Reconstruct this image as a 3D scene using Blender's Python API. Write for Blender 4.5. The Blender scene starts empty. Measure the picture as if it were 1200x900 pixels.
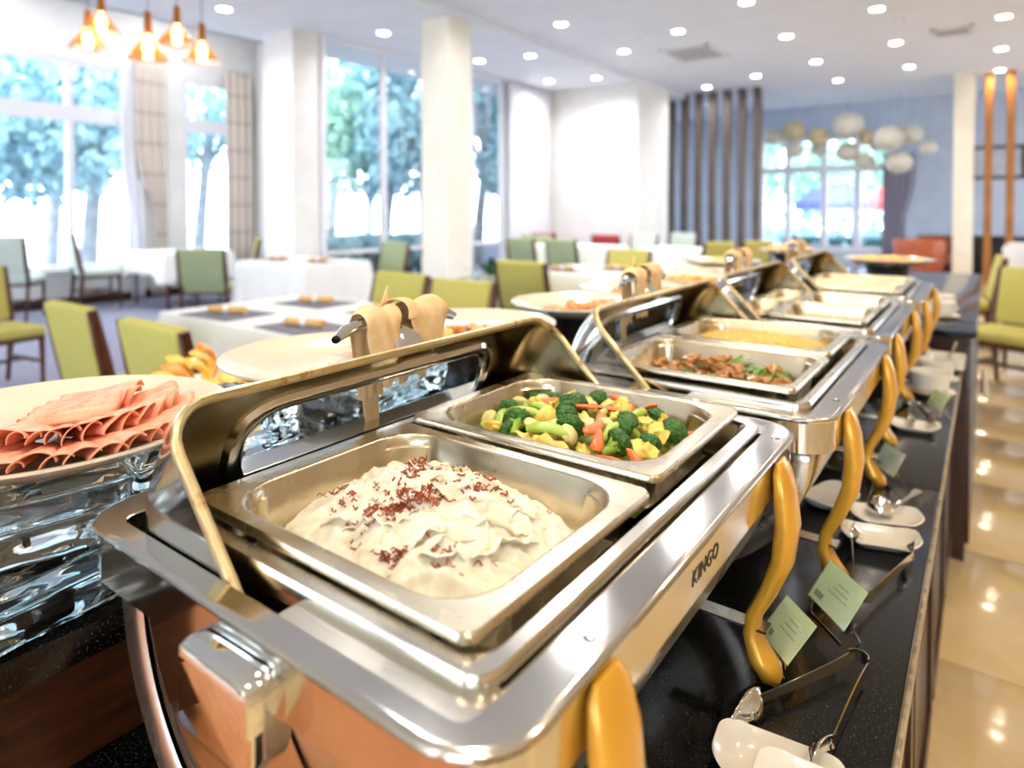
import bpy, bmesh, math, random
from mathutils import Vector, Matrix, noise, Euler
R = math.radians
PI = math.pi
scene = bpy.context.scene
col = scene.collection

# ------------------------------------------------------------------ camera
EYE = 1.35
cam_data = bpy.data.cameras.new('camera')
cam = bpy.data.objects.new('camera', cam_data)
col.objects.link(cam)
cam.location = (0, 0, EYE)
cam.rotation_euler = (PI/2 - .0206, 0, .6295)
cam_data.sensor_fit = 'HORIZONTAL'
cam_data.sensor_width = 36
cam_data.lens = 766.27/1200*36
cam_data.shift_y = -(450-260.31)/1200
cam_data.clip_start = .02
cam_data.clip_end = 300
cam_data.dof.use_dof = True
cam_data.dof.focus_distance = .70
cam_data.dof.aperture_fstop = 3.1
scene.camera = cam

# ------------------------------------------------------------------ world: bright overcast daylight
world = bpy.data.worlds.new('world')
scene.world = world
world.use_nodes = True
bg = world.node_tree.nodes['Background']
bg.inputs['Color'].default_value = (.74, .87, 1, 1)
bg.inputs['Strength'].default_value = 7

vs = scene.view_settings
vs.view_transform = 'Standard'
vs.look = 'None'
vs.gamma = 1
vs.use_curve_mapping = False
vs.exposure = .5

LAMP_W = 8.5         # watts of one ceiling downlight
LAMP_COL = (1, .80, .56)

# ------------------------------------------------------------------ materials
def lin(h):
    if isinstance(h, str):
        h = h.lstrip('#')
        c = [int(h[i:i+2], 16)/255 for i in (0, 2, 4)]
        return tuple(x/12.92 if x <= .04045 else ((x+.055)/1.055)**2.4 for x in c)
    return h
MATS = {}
def pm(name, color, rough=.5, metal=0, color2=None, nscale=20, bump=0, bscale=60, stretch=None, spec=None,
       trans=0, sss=0, coat=0, ior=None, emit=None, estr=0, detail=4, lo=.4, hi=.62, rvar=0):
    if name in MATS: return MATS[name]
    m = bpy.data.materials.new(name); m.use_nodes = True
    nt = m.node_tree; N = nt.nodes; L = nt.links
    b = N['Principled BSDF']
    c = lin(color)
    b.inputs['Base Color'].default_value = (*c, 1)
    b.inputs['Roughness'].default_value = rough
    b.inputs['Metallic'].default_value = metal
    if spec is not None: b.inputs['Specular IOR Level'].default_value = spec
    if trans: b.inputs['Transmission Weight'].default_value = trans
    if sss:
        b.inputs['Subsurface Weight'].default_value = sss
        b.inputs['Subsurface Radius'].default_value = (.01, .006, .004)
        b.inputs['Subsurface Scale'].default_value = .6
    if coat:
        b.inputs['Coat Weight'].default_value = coat; b.inputs['Coat Roughness'].default_value = .08
    if ior: b.inputs['IOR'].default_value = ior
    if emit:
        b.inputs['Emission Color'].default_value = (*lin(emit), 1); b.inputs['Emission Strength'].default_value = estr
    tc = None
    def coords():
        nonlocal tc
        if tc is None:
            tc = N.new('ShaderNodeTexCoord')
            if stretch:
                mp = N.new('ShaderNodeMapping'); mp.inputs['Scale'].default_value = stretch
                L.new(tc.outputs['Object'], mp.inputs['Vector']); tc = mp.outputs['Vector']
            else: tc = tc.outputs['Object']
        return tc
    if color2 or rvar:
        nz = N.new('ShaderNodeTexNoise'); nz.inputs['Scale'].default_value = nscale; nz.inputs['Detail'].default_value = detail
        L.new(coords(), nz.inputs['Vector'])
        if color2:
            cr = N.new('ShaderNodeValToRGB')
            cr.color_ramp.elements[0].position = lo; cr.color_ramp.elements[1].position = hi
            cr.color_ramp.elements[0].color = (*c, 1); cr.color_ramp.elements[1].color = (*lin(color2), 1)
            L.new(nz.outputs['Fac'], cr.inputs['Fac']); L.new(cr.outputs['Color'], b.inputs['Base Color'])
        if rvar:
            mr = N.new('ShaderNodeMapRange'); mr.inputs['From Min'].default_value = .35; mr.inputs['From Max'].default_value = .65
            mr.inputs['To Min'].default_value = rough; mr.inputs['To Max'].default_value = rough+rvar
            L.new(nz.outputs['Fac'], mr.inputs['Value']); L.new(mr.outputs['Result'], b.inputs['Roughness'])
    if bump:
        nb = N.new('ShaderNodeTexNoise'); nb.inputs['Scale'].default_value = bscale; nb.inputs['Detail'].default_value = 3
        L.new(coords(), nb.inputs['Vector'])
        bp = N.new('ShaderNodeBump'); bp.inputs['Strength'].default_value = bump; bp.inputs['Distance'].default_value = .01
        L.new(nb.outputs['Fac'], bp.inputs['Height']); L.new(bp.outputs['Normal'], b.inputs['Normal'])
    MATS[name] = m
    return m
def emission(name, color, strength):
    if name in MATS: return MATS[name]
    m = bpy.data.materials.new(name); m.use_nodes = True
    nt = m.node_tree; nt.nodes.clear()
    e = nt.nodes.new('ShaderNodeEmission'); e.inputs['Color'].default_value = (*lin(color), 1); e.inputs['Strength'].default_value = strength
    o = nt.nodes.new('ShaderNodeOutputMaterial'); nt.links.new(e.outputs[0], o.inputs[0])
    MATS[name] = m
    return m
def pane_glass(name, tint=(1, 1, 1), refl=.08):
    if name in MATS: return MATS[name]
    m = bpy.data.materials.new(name); m.use_nodes = True
    nt = m.node_tree; nt.nodes.clear(); N = nt.nodes; L = nt.links
    t = N.new('ShaderNodeBsdfTransparent'); t.inputs['Color'].default_value = (*tint, 1)
    g = N.new('ShaderNodeBsdfGlossy'); g.inputs['Roughness'].default_value = .01
    f = N.new('ShaderNodeLayerWeight'); f.inputs['Blend'].default_value = .5
    pw = N.new('ShaderNodeMath'); pw.operation = 'POWER'; pw.inputs[1].default_value = 4
    mp = N.new('ShaderNodeMapRange'); mp.inputs['To Min'].default_value = refl*.4; mp.inputs['To Max'].default_value = .5
    mx = N.new('ShaderNodeMixShader'); o = N.new('ShaderNodeOutputMaterial')
    L.new(f.outputs['Facing'], pw.inputs[0]); L.new(pw.outputs[0], mp.inputs['Value'])
    L.new(mp.outputs['Result'], mx.inputs['Fac']); L.new(t.outputs[0], mx.inputs[1]); L.new(g.outputs[0], mx.inputs[2]); L.new(mx.outputs[0], o.inputs[0])
    MATS[name] = m
    return m

steel = pm('polished_steel', '#d6d3cd', .08, 1, rvar=.07, nscale=9)
steel_brush = pm('brushed_steel', '#d6d0c4', .16, 1, rvar=.1, nscale=12)
steel_pan = pm('pan_steel', '#d6cab2', .22, 1, rvar=.1, nscale=14)
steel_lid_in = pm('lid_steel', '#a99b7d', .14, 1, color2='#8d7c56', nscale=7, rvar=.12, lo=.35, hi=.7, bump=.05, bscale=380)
stain_rim = pm('stained_rim_steel', '#cdb98d', .3, 1, color2='#8a5a22', nscale=46, rvar=.2, lo=.6, hi=.74)
satin = pm('satin_steel', '#d3cfc8', .26, 1, rvar=.06, nscale=9)
chrome = pm('chrome', '#e2e2e0', .04, 1)
dark_gap = pm('black_enamel', '#0b0a0a', .5)
gold = pm('gold_leg', '#e6ac3a', .3, .3, color2='#dba030', nscale=7, coat=.3)
granite = pm('black_granite', '#0a0b0c', .12, 0, color2='#34363a', nscale=420, detail=1, lo=.62, hi=.72, spec=.28)
wood_dark = pm('dark_wood', '#2a130b', .38, 0, color2='#43210f', nscale=9, stretch=(1, 1, 9), bump=.04, bscale=30, coat=.2)
wood_chair = pm('chair_wood', '#5a2c14', .4, 0, color2='#3c1b0b', nscale=14, stretch=(6, 6, 1), coat=.2)
wood_slat = pm('slat_wood', '#67584f', .5, 0, color2='#4b413b', nscale=5, stretch=(9, 9, .6))
wood_pole = pm('pole_wood', '#b0742f', .45, 0, color2='#8a551d', nscale=5, stretch=(9, 9, .6))
green_fab = pm('green_fabric', '#b5ab55', .85, 0, color2='#beb462', nscale=90, bump=.08, bscale=500)
pale_fab = pm('pale_green_fabric', '#c6d3c8', .85, 0, color2='#d4ded2', nscale=90, bump=.08, bscale=500)
sage_fab = pm('sage_fabric', '#9aa67d', .85, 0, color2='#a8b48c', nscale=90, bump=.08, bscale=500)
red_fab = pm('red_fabric', '#b13b3a', .8, 0, color2='#9a2c30', nscale=60)
linen = pm('white_linen', '#eceae4', .8, 0, color2='#f4f2ee', nscale=60, bump=.04, bscale=300)
wall_white = pm('white_paint', '#e9e7e3', .7, 0, color2='#efedea', nscale=3)
wall_blue = pm('pale_blue_paint', '#bdc7d8', .7, 0, color2='#c5cede', nscale=3)
wall_cream = pm('cream_paint', '#ece6d4', .6, 0, color2='#f0ebdc', nscale=3)
ceil_white = pm('ceiling_paint', '#e0e4eb', .8, 0, color2='#e4e8ee', nscale=2)
frame_white = pm('white_window_frame', '#e6e4ea', .4)
carpet_m = pm('blue_grey_carpet', '#9494a6', .95, 0, color2='#7f7f94', nscale=30, bump=.2, bscale=800)
tile_m = pm('beige_polished_tile', '#d9bd8c', .12, 0, color2='#e2c99c', nscale=4, coat=.35)
grout_m = pm('tile_grout', '#a98f63', .7)
porcelain = pm('cream_porcelain', '#e2d6c0', .16, 0, coat=.5, sss=.0)
white_porc = pm('white_porcelain', '#ebe6dc', .15, 0, coat=.5)
pane = pane_glass('window_glass')

# ------------------------------------------------------------------ mesh helpers
def rr(w, h, r, n=5, cx=0, cy=0):
    """rounded rectangle as a counter-clockwise ring of 4*(n+1) points"""
    r = max(min(r, w/2-1e-5, h/2-1e-5), 1e-5)
    out = []
    for (sx, sy, a0) in ((1, 1, 0), (-1, 1, PI/2), (-1, -1, PI), (1, -1, 1.5*PI)):
        for k in range(n+1):
            a = a0 + PI/2*k/n
            out.append((cx+sx*(w/2-r)+r*math.cos(a), cy+sy*(h/2-r)+r*math.sin(a)))
    return out
def circ(r, n=24, cx=0, cy=0):
    return [(cx+r*math.cos(2*PI*k/n), cy+r*math.sin(2*PI*k/n)) for k in range(n)]
class MB:
    def __init__(s): s.v = []; s.f = []
    def add(s, vs, fs, M=None):
        b = len(s.v)
        s.v += [tuple(M @ Vector(v)) for v in vs] if M is not None else [tuple(v) for v in vs]
        s.f += [tuple(i+b for i in f) for f in fs]
        return s
    def box(s, c, d, M=None):
        x, y, z = (q/2 for q in d); cx, cy, cz = c
        vs = [(cx+a*x, cy+b*y, cz+e*z) for a in (-1, 1) for b in (-1, 1) for e in (-1, 1)]
        return s.add(vs, [(0, 1, 3, 2), (4, 6, 7, 5), (0, 4, 5, 1), (2, 3, 7, 6), (0, 2, 6, 4), (1, 5, 7, 3)], M)
    def loft(s, rings, closed=True, cap0=False, cap1=False, loop=False, M=None):
        n = len(rings[0]); vs = [p for r in rings for p in r]; fs = []
        m = len(rings)
        for i in range(m if loop else m-1):
            j = (i+1) % m
            for k in range(n if closed else n-1):
                l = (k+1) % n
                fs.append((i*n+k, i*n+l, j*n+l, j*n+k))
        if cap0: fs.append(tuple(range(n-1, -1, -1)))
        if cap1: fs.append(tuple((m-1)*n+k for k in range(n)))
        return s.add(vs, fs, M)
    def rbox(s, c, d, r=.004, e=None, n=3, M=None):
        """box with rounded vertical edges r and small rounded top/bottom edges e"""
        e = r*.6 if e is None else e
        e = min(e, d[2]/2-1e-4, d[0]/2-1e-4, d[1]/2-1e-4)
        cx, cy, cz = c; h = d[2]/2; rings = []
        for (z, o) in ((-h, e), (-h+.3*e, .3*e), (-h+e, 0), (h-e, 0), (h-.3*e, .3*e), (h, e)):
            rings.append([(x, y, cz+z) for x, y in rr(d[0]-2*o, d[1]-2*o, max(r-o, 1e-4), n, cx, cy)])
        return s.loft(rings, cap0=True, cap1=True, M=M)
    def lathe(s, prof, n=32, M=None, c=(0, 0, 0)):
        rings = [[(c[0]+r*math.cos(2*PI*k/n), c[1]+r*math.sin(2*PI*k/n), c[2]+z) for k in range(n)] for r, z in prof]
        return s.loft(rings, cap0=prof[0][0] > 1e-4, cap1=prof[-1][0] > 1e-4, M=M)
    def tube(s, path, rad, n=8, flat=None, caps=True, closed=False, M=None, up=None):
        """sweep a circle (or ellipse rad x flat) along a path"""
        P = [Vector(p) for p in path]; m = len(P); rings = []
        prev = None
        for i, p in enumerate(P):
            if closed: t = P[(i+1) % m]-P[i-1]
            else: t = P[min(i+1, m-1)]-P[max(i-1, 0)]
            t.normalize()
            if prev is None:
                u0 = Vector(up) if up else (Vector((0, 0, 1)) if abs(t.z) < .9 else Vector((1, 0, 0)))
                a = (u0 - t*u0.dot(t)).normalized()
            else:
                a = (prev - t*prev.dot(t)).normalized()
            prev = a; b = t.cross(a)
            r1 = rad[i] if isinstance(rad, (list, tuple)) else rad
            r2 = (flat[i] if isinstance(flat, (list, tuple)) else flat) if flat is not None else r1
            rings.append([p + a*(r1*math.cos(2*PI*k/n)) + b*(r2*math.sin(2*PI*k/n)) for k in range(n)])
        return s.loft(rings, cap0=caps and not closed, cap1=caps and not closed, loop=closed, M=M)
    def grid(s, fn, nu, nv, M=None, skip=None):
        vs = [fn(i/(nu-1), j/(nv-1)) for i in range(nu) for j in range(nv)]
        fs = [(i*nv+j, (i+1)*nv+j, (i+1)*nv+j+1, i*nv+j+1) for i in range(nu-1) for j in range(nv-1) if not (skip and skip(i, j))]
        return s.add(vs, fs, M)
    def mesh(s, name, mat, angle=40):
        me = bpy.data.meshes.new(name); me.from_pydata(s.v, [], s.f); me.validate()
        bm = bmesh.new(); bm.from_mesh(me)
        bmesh.ops.recalc_face_normals(bm, faces=bm.faces); bm.to_mesh(me); bm.free()
        if mat: me.materials.append(mat)
        if angle:
            me.shade_smooth(); me.set_sharp_from_angle(angle=R(angle))
        return me
    def build(s, name, mat, parent=None, loc=(0, 0, 0), rot=(0, 0, 0), angle=40):
        return obj(name, s.mesh(name, mat, angle), parent, loc, rot)
def obj(name, me, parent=None, loc=(0, 0, 0), rot=(0, 0, 0), scale=None):
    o = bpy.data.objects.new(name, me); col.objects.link(o)
    if parent: o.parent = parent
    o.location = loc; o.rotation_euler = rot
    if scale: o.scale = scale if isinstance(scale, (tuple, list)) else (scale,)*3
    return o
def empty(name, loc=(0, 0, 0), rz=0):
    o = bpy.data.objects.new(name, None); col.objects.link(o); o.empty_display_size = .05
    o.location = loc; o.rotation_euler = (0, 0, rz)
    return o
def tag(o, label=None, cat=None, group=None, kind=None):
    if label: o['label'] = label
    if cat: o['category'] = cat
    if group: o['group'] = group
    if kind: o['kind'] = kind
    return o
def struct(o, label=None):
    o['kind'] = 'structure'
    if label: o['label'] = label
    return o
KIDS = {}
def copy_tree(o, parent=None, depth=0):
    c = o.copy(); col.objects.link(c)
    if parent: c.parent = parent
    for ch in [x for x in o.children]: copy_tree(ch, c)
    return c
def solid(o, t, offset=0):
    m = o.modifiers.new('solidify', 'SOLIDIFY'); m.thickness = t; m.offset = offset
    return o
def subd(o, n=1):
    m = o.modifiers.new('subsurf', 'SUBSURF'); m.levels = n; m.render_levels = n
    return o
ORD = ['nearest', 'second nearest', 'third nearest', 'fourth nearest', 'fifth nearest', 'sixth nearest', 'seventh nearest']

# ------------------------------------------------------------------ the room
CEIL = 3.75
CEIL_D = 3.65
# carpet over the dining side, with the tiled aisle on the customer side
fl = MB()
fl.box((-4.2, 6.8, -.06), (26, 24, .1))
floor = struct(fl.build('floor', carpet_m), 'blue grey carpet floor of the dining room')
bed = struct(MB().box((1.6, 5.6, -.006), (6.4, 19.4, .012)).build('floor_tile_bed', grout_m), 'grout bed under the beige aisle tiles')
tm = MB().rbox((0, 0, 0), (.796, .796, .012), .003, .0015, 1).mesh('tile', tile_m)
for i in range(8):
    for j in range(24):
        obj('tile', tm, bed, (-1.2+.4+i*.8, -4.1+.4+j*.8, .0062+.0004*((i*7+j*3) % 3)))
bed2 = struct(MB().box((-4.0, -2.2, -.006), (4.8, 4.0, .012)).build('floor_tile_bed_added', grout_m), 'grout bed under the beige tiles added out of view')  # unseen tiles added to reflect warmly in the nearest dish's end panel
for i in range(6):
    for j in range(5): obj('tile', tm, bed2, (-6.4+.4+i*.8, -4.2+.4+j*.8, .0062))
# ceilings
struct(MB().box((.66, 6.0, CEIL+.1), (11.68, 22, .2)).build('ceiling', ceil_white), 'flat white main ceiling over the buffet')
struct(MB().box((-6.69, 6.0, CEIL_D+.15), (3.02, 22, .3)).build('ceiling_dining', ceil_white), 'white ceiling over the dining tables')
struct(MB().box((-9.4, 6.0, 4.75), (2.4, 22, .3)).build('ceiling_bay', ceil_white), 'raised ceiling of the window bay')
def wall_with_holes(name, axis, pos, thick, a0, a1, z0, z1, holes, mat, label):
    """wall in plane axis=pos from a0..a1; holes (b0,b1,c0,c1) in the other axis and height"""
    m = MB()
    cuts = sorted({a0, a1, *[h[0] for h in holes], *[h[1] for h in holes]})
    for p, q in zip(cuts[:-1], cuts[1:]):
        mid = (p+q)/2
        hs = sorted([(h[2], h[3]) for h in holes if h[0] < mid < h[1]])
        z = z0
        for (c0, c1) in hs+[(z1, z1)]:
            if c0-z > 1e-4:
                if axis == 'x': m.box((pos, mid, (z+c0)/2), (thick, q-p, c0-z))
                else: m.box((mid, pos, (z+c0)/2), (q-p, thick, c0-z))
            z = c1
    return struct(m.build(name, mat, angle=0), label)
def window(name, axis, pos, a0, a1, z0, z1, mull, trans, fw=.07, depth=.1, label=None):
    root = empty(name, (pos, (a0+a1)/2, z0) if axis == 'x' else ((a0+a1)/2, pos, z0))
    struct(root, label)
    W = a1-a0; H = z1-z0
    def bx(p, q, zz0, zz1, d):
        c = ((p+q)/2, (zz0+zz1)/2)
        return MB().box((0, c[0], c[1]) if axis == 'x' else (c[0], 0, c[1]), (d, q-p, zz1-zz0) if axis == 'x' else (q-p, d, zz1-zz0))
    fr = MB()
    for (p, q, s, t) in ((-W/2, -W/2+fw, 0, H), (W/2-fw, W/2, 0, H), (-W/2+fw, W/2-fw, 0, fw), (-W/2+fw, W/2-fw, H-fw, H)):
        k = bx(p, q, s, t, depth); fr.add(k.v, k.f)
    fr.build('window_frame', frame_white, root, angle=0)
    xs = [-W/2+fw] + [q for mm in mull for q in (mm-a0-W/2-fw*.6, mm-a0-W/2+fw*.6)] + [W/2-fw]
    zs = [fw] + [q for t, th in trans for q in (t-z0-th/2, t-z0+th/2)] + [H-fw]
    for k in range(1, len(xs)-1, 2): bx(xs[k], xs[k+1], fw, H-fw, depth*.9).build('mullion', frame_white, root, angle=0)
    for k in range(1, len(zs)-1, 2):
        for q in range(0, len(xs), 2): bx(xs[q], xs[q+1], zs[k], zs[k+1], depth*.8).build('transom', frame_white, root, angle=0)
    for q in range(0, len(xs), 2):
        for k in range(0, len(zs), 2): bx(xs[q], xs[q+1], zs[k], zs[k+1], .008).build('pane', pane, root, angle=0)
    return root
WX = -10.3
H1 = (.4, 4.56, .5, 3.42); H2 = (5.3, 6.2, .5, 3.42)
wall_with_holes('wall_left', 'x', WX-.1, .2, -5, 6.8, 0, 4.9, [H1, H2], wall_white, 'white wall of the window bay')
window('window_1', 'x', WX-.06, H1[0], H1[1], .5, 3.42, [1.8, 2.78, 3.75], [(2.68, .22)], label='white framed window grid behind the dining tables')
window('window_2', 'x', WX-.06, H2[0], H2[1], .5, 3.42, [], [(2.68, .2)], .09, label='narrow white window between two curtains')
struct(MB().box((WX+.012, .9, .06), (.024, 11.6, .12)).build('baseboard_left', wood_dark, angle=0), 'dark wooden skirting below the windows')
struct(MB().box((WX+.03, 2.48, .5), (.2, 4.3, .04)).build('trim_1', frame_white, angle=0), 'white sill under the wide window')
struct(MB().box((0, 0, 2.45), (3.1, .2, 4.9)).build('wall_return', wall_white, None, (-8.95, 6.12, 0), (0, 0, math.atan2(-1.15, 2.75)), angle=0), 'white slanting return wall beside the window bay')
struct(MB().box((-7.47, 5.3, 2.45), (.62, .4, 4.9)).build('wall_pier', wall_white, angle=0), 'white pier beside the tall glazing')
struct(MB().box((-8.18, .2, 4.2), (.08, 12, 1.1)).build('wall_bulkhead', ceil_white, angle=0), 'white bulkhead above the bay')
# tall glazing plane
GX = -7.15
window('window_3', 'x', GX, 6.9-1.38, 9.5, .05, CEIL_D, [6.62, 7.75, 8.6], [(.75, .05)], .05, label='full height glazing behind the white column')
wall_with_holes('wall_glazing_end', 'x', GX, .16, 9.5, 11.1, 0, CEIL_D, [], wall_white, 'white wall strip beside the glazing')
struct(MB().box((-6.2, 11.7, 1.85), (2.05, 1.4, 3.7)).build('wall_block', wall_white, angle=0), 'plain white wall block at the end of the dining tables')
struct(MB().box((-5.44, 6.09, 1.9), (.44, .42, 3.8)).build('column_1', wall_cream, angle=0), 'square cream column beside the dining tables')
struct(MB().box((-.37, 14.38, 1.9), (.3, .36, 3.8)).build('column_2', wall_cream, angle=0), 'cream square column at the far end of the aisle')
# far room
FY = 16.7
HF = (-4.6, -1.72, .35, 3.05)
wall_with_holes('wall_back', 'y', FY+.1, .2, -10.4, 4.6, 0, 3.9, [HF], wall_blue, 'pale blue grey far wall with the glass doors')
window('window_4', 'y', FY+.06, HF[0], HF[1], .35, 3.05, [-3.92, -3.12, -2.42], [(2.28, .16)], .12, label='glass doors in the far blue grey wall')
wall_with_holes('wall_far_left', 'x', -10.4, .2, 10.8, 16.8, 0, 3.9, [(12.0, 16.0, .4, 3.2)], wall_blue, 'blue grey side wall of the far room')
window('window_8', 'x', -10.38, 12.0, 16.0, .4, 3.2, [13.3, 14.7], [(2.4, .1)], label='wide window added out of view in the far room side wall')  # unseen window added to brighten the far room
# right and near sides of the room (seen only in reflections)
wall_with_holes('wall_right', 'x', 4.7, .2, -5, 17, 0, 3.8, [(10.5, 16.0, .4, 3.2)], pm('warm_wall', '#d8b98f', .6, 0, color2='#dcc09a', nscale=3), 'warm beige wall along the aisle')
window('window_9', 'x', 4.68, 10.5, 16.0, .4, 3.2, [12.3, 14.2], [(2.4, .1)], label='wide window added out of view in the aisle wall')  # out of view, added to bring more daylight into the far room
HB = [(-7.5, -4.5, .6, 3.2), (-3.5, -.5, .6, 3.2), (.5, 3.5, .6, 3.2)]
wall_with_holes('wall_front', 'y', -4.9, .2, -11, 5, 0, 4.8, HB, wall_cream, 'cream wall behind the viewer')
for k, h in enumerate(HB): window('window_%d' % (5+k), 'y', -4.86, h[0], h[1], h[2], h[3], [(h[0]+h[1])/2], [(2.5, .1)], label='white framed window added behind the viewer for daylight')  # unseen windows added to let daylight in from behind

# ------------------------------------------------------------------ ceiling downlights
def downlight_proto(watt, colr):
    r = empty('downlight')
    MB().lathe([(.095, 0), (.098, -.006), (.082, -.012), (.074, -.006), (.072, 0)], 24).build('trim_ring', frame_white, r)
    MB().lathe([(.0001, -.003), (.073, -.003)], 24).build('lens', emission('lamp_lens', (1, .93, .8), 30), r)
    ld = bpy.data.lights.new('downlight_lamp', 'AREA'); ld.shape = 'DISK'; ld.size = .14; ld.energy = watt; ld.color = colr; ld.spread = R(150)
    lo = bpy.data.objects.new('lamp', ld); col.objects.link(lo); lo.parent = r; lo.location = (0, 0, -.02)
    return r
rows = {
 'over the far aisle by the wooden poles': (.13, CEIL, [10.25, 12.29, 14.17]),
 'above the front edge of the buffet': (-1.11, CEIL, [3.1, 5.05, 7.0, 8.97, 10.95, 12.92]),
 'along the middle of the buffet island': (-2.3, CEIL, [2.05, 3.95, 5.85, 7.78, 9.64, 11.58, 13.5]),
 'behind the buffet island': (-3.42, CEIL, [4.7, 8.51, 12.18]),
 'along the ceiling step beside the column': (-4.52, CEIL, [5.4, 7.29, 9.10, 12.73]),
 'over the second line of dining tables': (-5.59, CEIL_D, [8.14, 10.19]),
 'over the window tables beside the column': (-6.42, CEIL_D, [5.96, 7.95, 9.95]),
 'by the pendant lamps': (-7.13, CEIL_D, [4.17]),
 'added out of view in the raised bay ceiling': (-9.3, 4.6, [.8, 2.8, 4.8]),  # unseen lamps added to brighten the bay wall
 'added out of view above the nearest chafing dish': (.13, CEIL, [.1, 2.1, 4.1]),  # extra lamps out of view, added to light the near buffet
 'added out of view over the near end of the counter': (-1.0, CEIL, [-.6, 1.2]),  # unseen extras lighting the near end of the counter
 'added out of view above the tiled aisle': (1.35, CEIL, [-1.0, 1.0, 3.0]),  # fill lamps added over the aisle, out of view
}
dlp = {}
for rn, (x, z, ys) in rows.items():
    for k, y in enumerate(ys):
        warm = x > -2.0
        key = (warm, z > 4)
        if key not in dlp: d = dlp[key] = downlight_proto(LAMP_W if warm else (LAMP_W*2.0 if z > 4 else LAMP_W*1.45), LAMP_COL if warm else (.97, .97, 1))
        else: d = copy_tree(dlp[key])
        d.location = (x, y, z)
        lab = ('%s round downlight in the row %s' % (ORD[k], rn)) if len(ys) > 1 else 'lone round downlight in the ceiling %s' % rn
        tag(d, lab, 'downlight', 'recessed ceiling downlights')
def vent(loc, w, l, label):
    r = empty('ceiling_vent', loc)
    m = MB()
    for (cx, cy, a, b) in ((0, l/2-.03, w, .06), (0, -l/2+.03, w, .06), (w/2-.03, 0, .06, l), (-w/2+.03, 0, .06, l)): m.box((cx, cy, -.008), (a, b, .016))
    m.build('frame', frame_white, r, angle=0)
    n = max(4, int(l/.09))
    for k in range(n):
        MB().box((0, -l/2+.08+(l-.16)*k/(n-1), -.006), (w-.12, .035, .006), None).build('slat', pm('vent_grey', '#b9b7b2', .5), r, rot=(0, 0, 0))
    return tag(r, label, 'vent')
vent((-3.7, 9.85, CEIL), .78, .95, 'wide square air vent in the ceiling above the column')
vent((-.42, 10.7, CEIL), .48, .5, 'small air vent in the ceiling near the aisle')
sd = MB().lathe([(.055, 0), (.06, -.012), (.045, -.03), (.0001, -.034)], 20).build('smoke_detector', frame_white, None, (-4.0, 8.55, CEIL))
tag(sd, 'small white smoke detector on the ceiling beside the vent', 'detector')
sd = MB().lathe([(.055, 0), (.06, -.012), (.045, -.03), (.0001, -.034)], 20).build('smoke_detector', frame_white, None, (-.95, 9.7, CEIL))
tag(sd, 'small white smoke detector on the ceiling near the small vent', 'detector')
# ------------------------------------------------------------------ buffet counters
CZ = .80; TZ = .945; CZ2 = .905
edge_m = pm('polished_counter_edge', '#a08d70', .25, 0, color2='#7c6c55', nscale=60, coat=.3)
counter = empty('buffet_counter', (-.07, .25, 0))
tag(counter, 'dark wooden buffet counter with black granite top carrying the chafing dishes', 'counter')
def cpart(name, m, mat, parent=counter, angle=0): return m.build(name, mat, parent, angle=angle)
for (a, b) in ((0, 1.26), (1.263, 2.70)):
    t = cpart('granite_slab', MB().rbox((-.94, (a+b)/2, CZ-.0175), (1.88, b-a, .035), .004, .003, 2), granite, angle=40)
    MB().rbox((.001, (a+b)/2, CZ-.021), (.006, b-a-.002, .022), .001, .001, 1).build('edge_strip', edge_m, t)
cpart('carcass', MB().box((-.94, 1.35, (CZ-.035)/2+.04), (1.76, 2.64, CZ-.115)), wood_dark)
cpart('plinth', MB().box((-.94, 1.35, .04), (1.7, 2.6, .08)), dark_gap)
for k in range(5):
    d = cpart('door', MB().rbox((-.045, .05+.26+k*.53, .41), (.022, .51, .62), .003, .003, 2), wood_dark, angle=40)
    for s in (-1, 1): MB().box((-.031, .05+.26+k*.53+s*.225, .41), (.01, .045, .56)).build('stile', wood_dark, d, angle=0)
    for z in (.13, .69): MB().box((-.031, .05+.26+k*.53, z), (.01, .4, .05)).build('rail', wood_dark, d, angle=0)
tier = empty('raised_shelf', (-.715, .12, CZ))
tag(tier, 'raised dark wood shelf with black granite top behind the chafing dishes', 'shelf')
MB().box((-.22, 1.4, .055), (.42, 2.8, .11)).build('riser', wood_dark, tier, angle=0)
MB().rbox((-.215, 1.4, .1275), (.45, 2.82, .035), .004, .003, 2).build('granite_top', granite, tier)
counter2 = empty('buffet_counter', (-.04, 2.97, 0))
tag(counter2, 'second taller dark wooden counter beyond the chafing dishes', 'counter')
MB().rbox((-.8, 1.24, CZ2-.02), (1.62, 2.5, .04), .004, .003, 2).build('granite_slab', granite, counter2)
MB().box((-.8, 1.24, (CZ2-.04)/2), (1.56, 2.44, CZ2-.04)).build('carcass', wood_dark, counter2, angle=0)
for k in range(3): MB().rbox((-.015, .42+k*.78, .45), (.02, .74, .76), .003, .003, 2).build('door', wood_dark, counter2)

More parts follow.
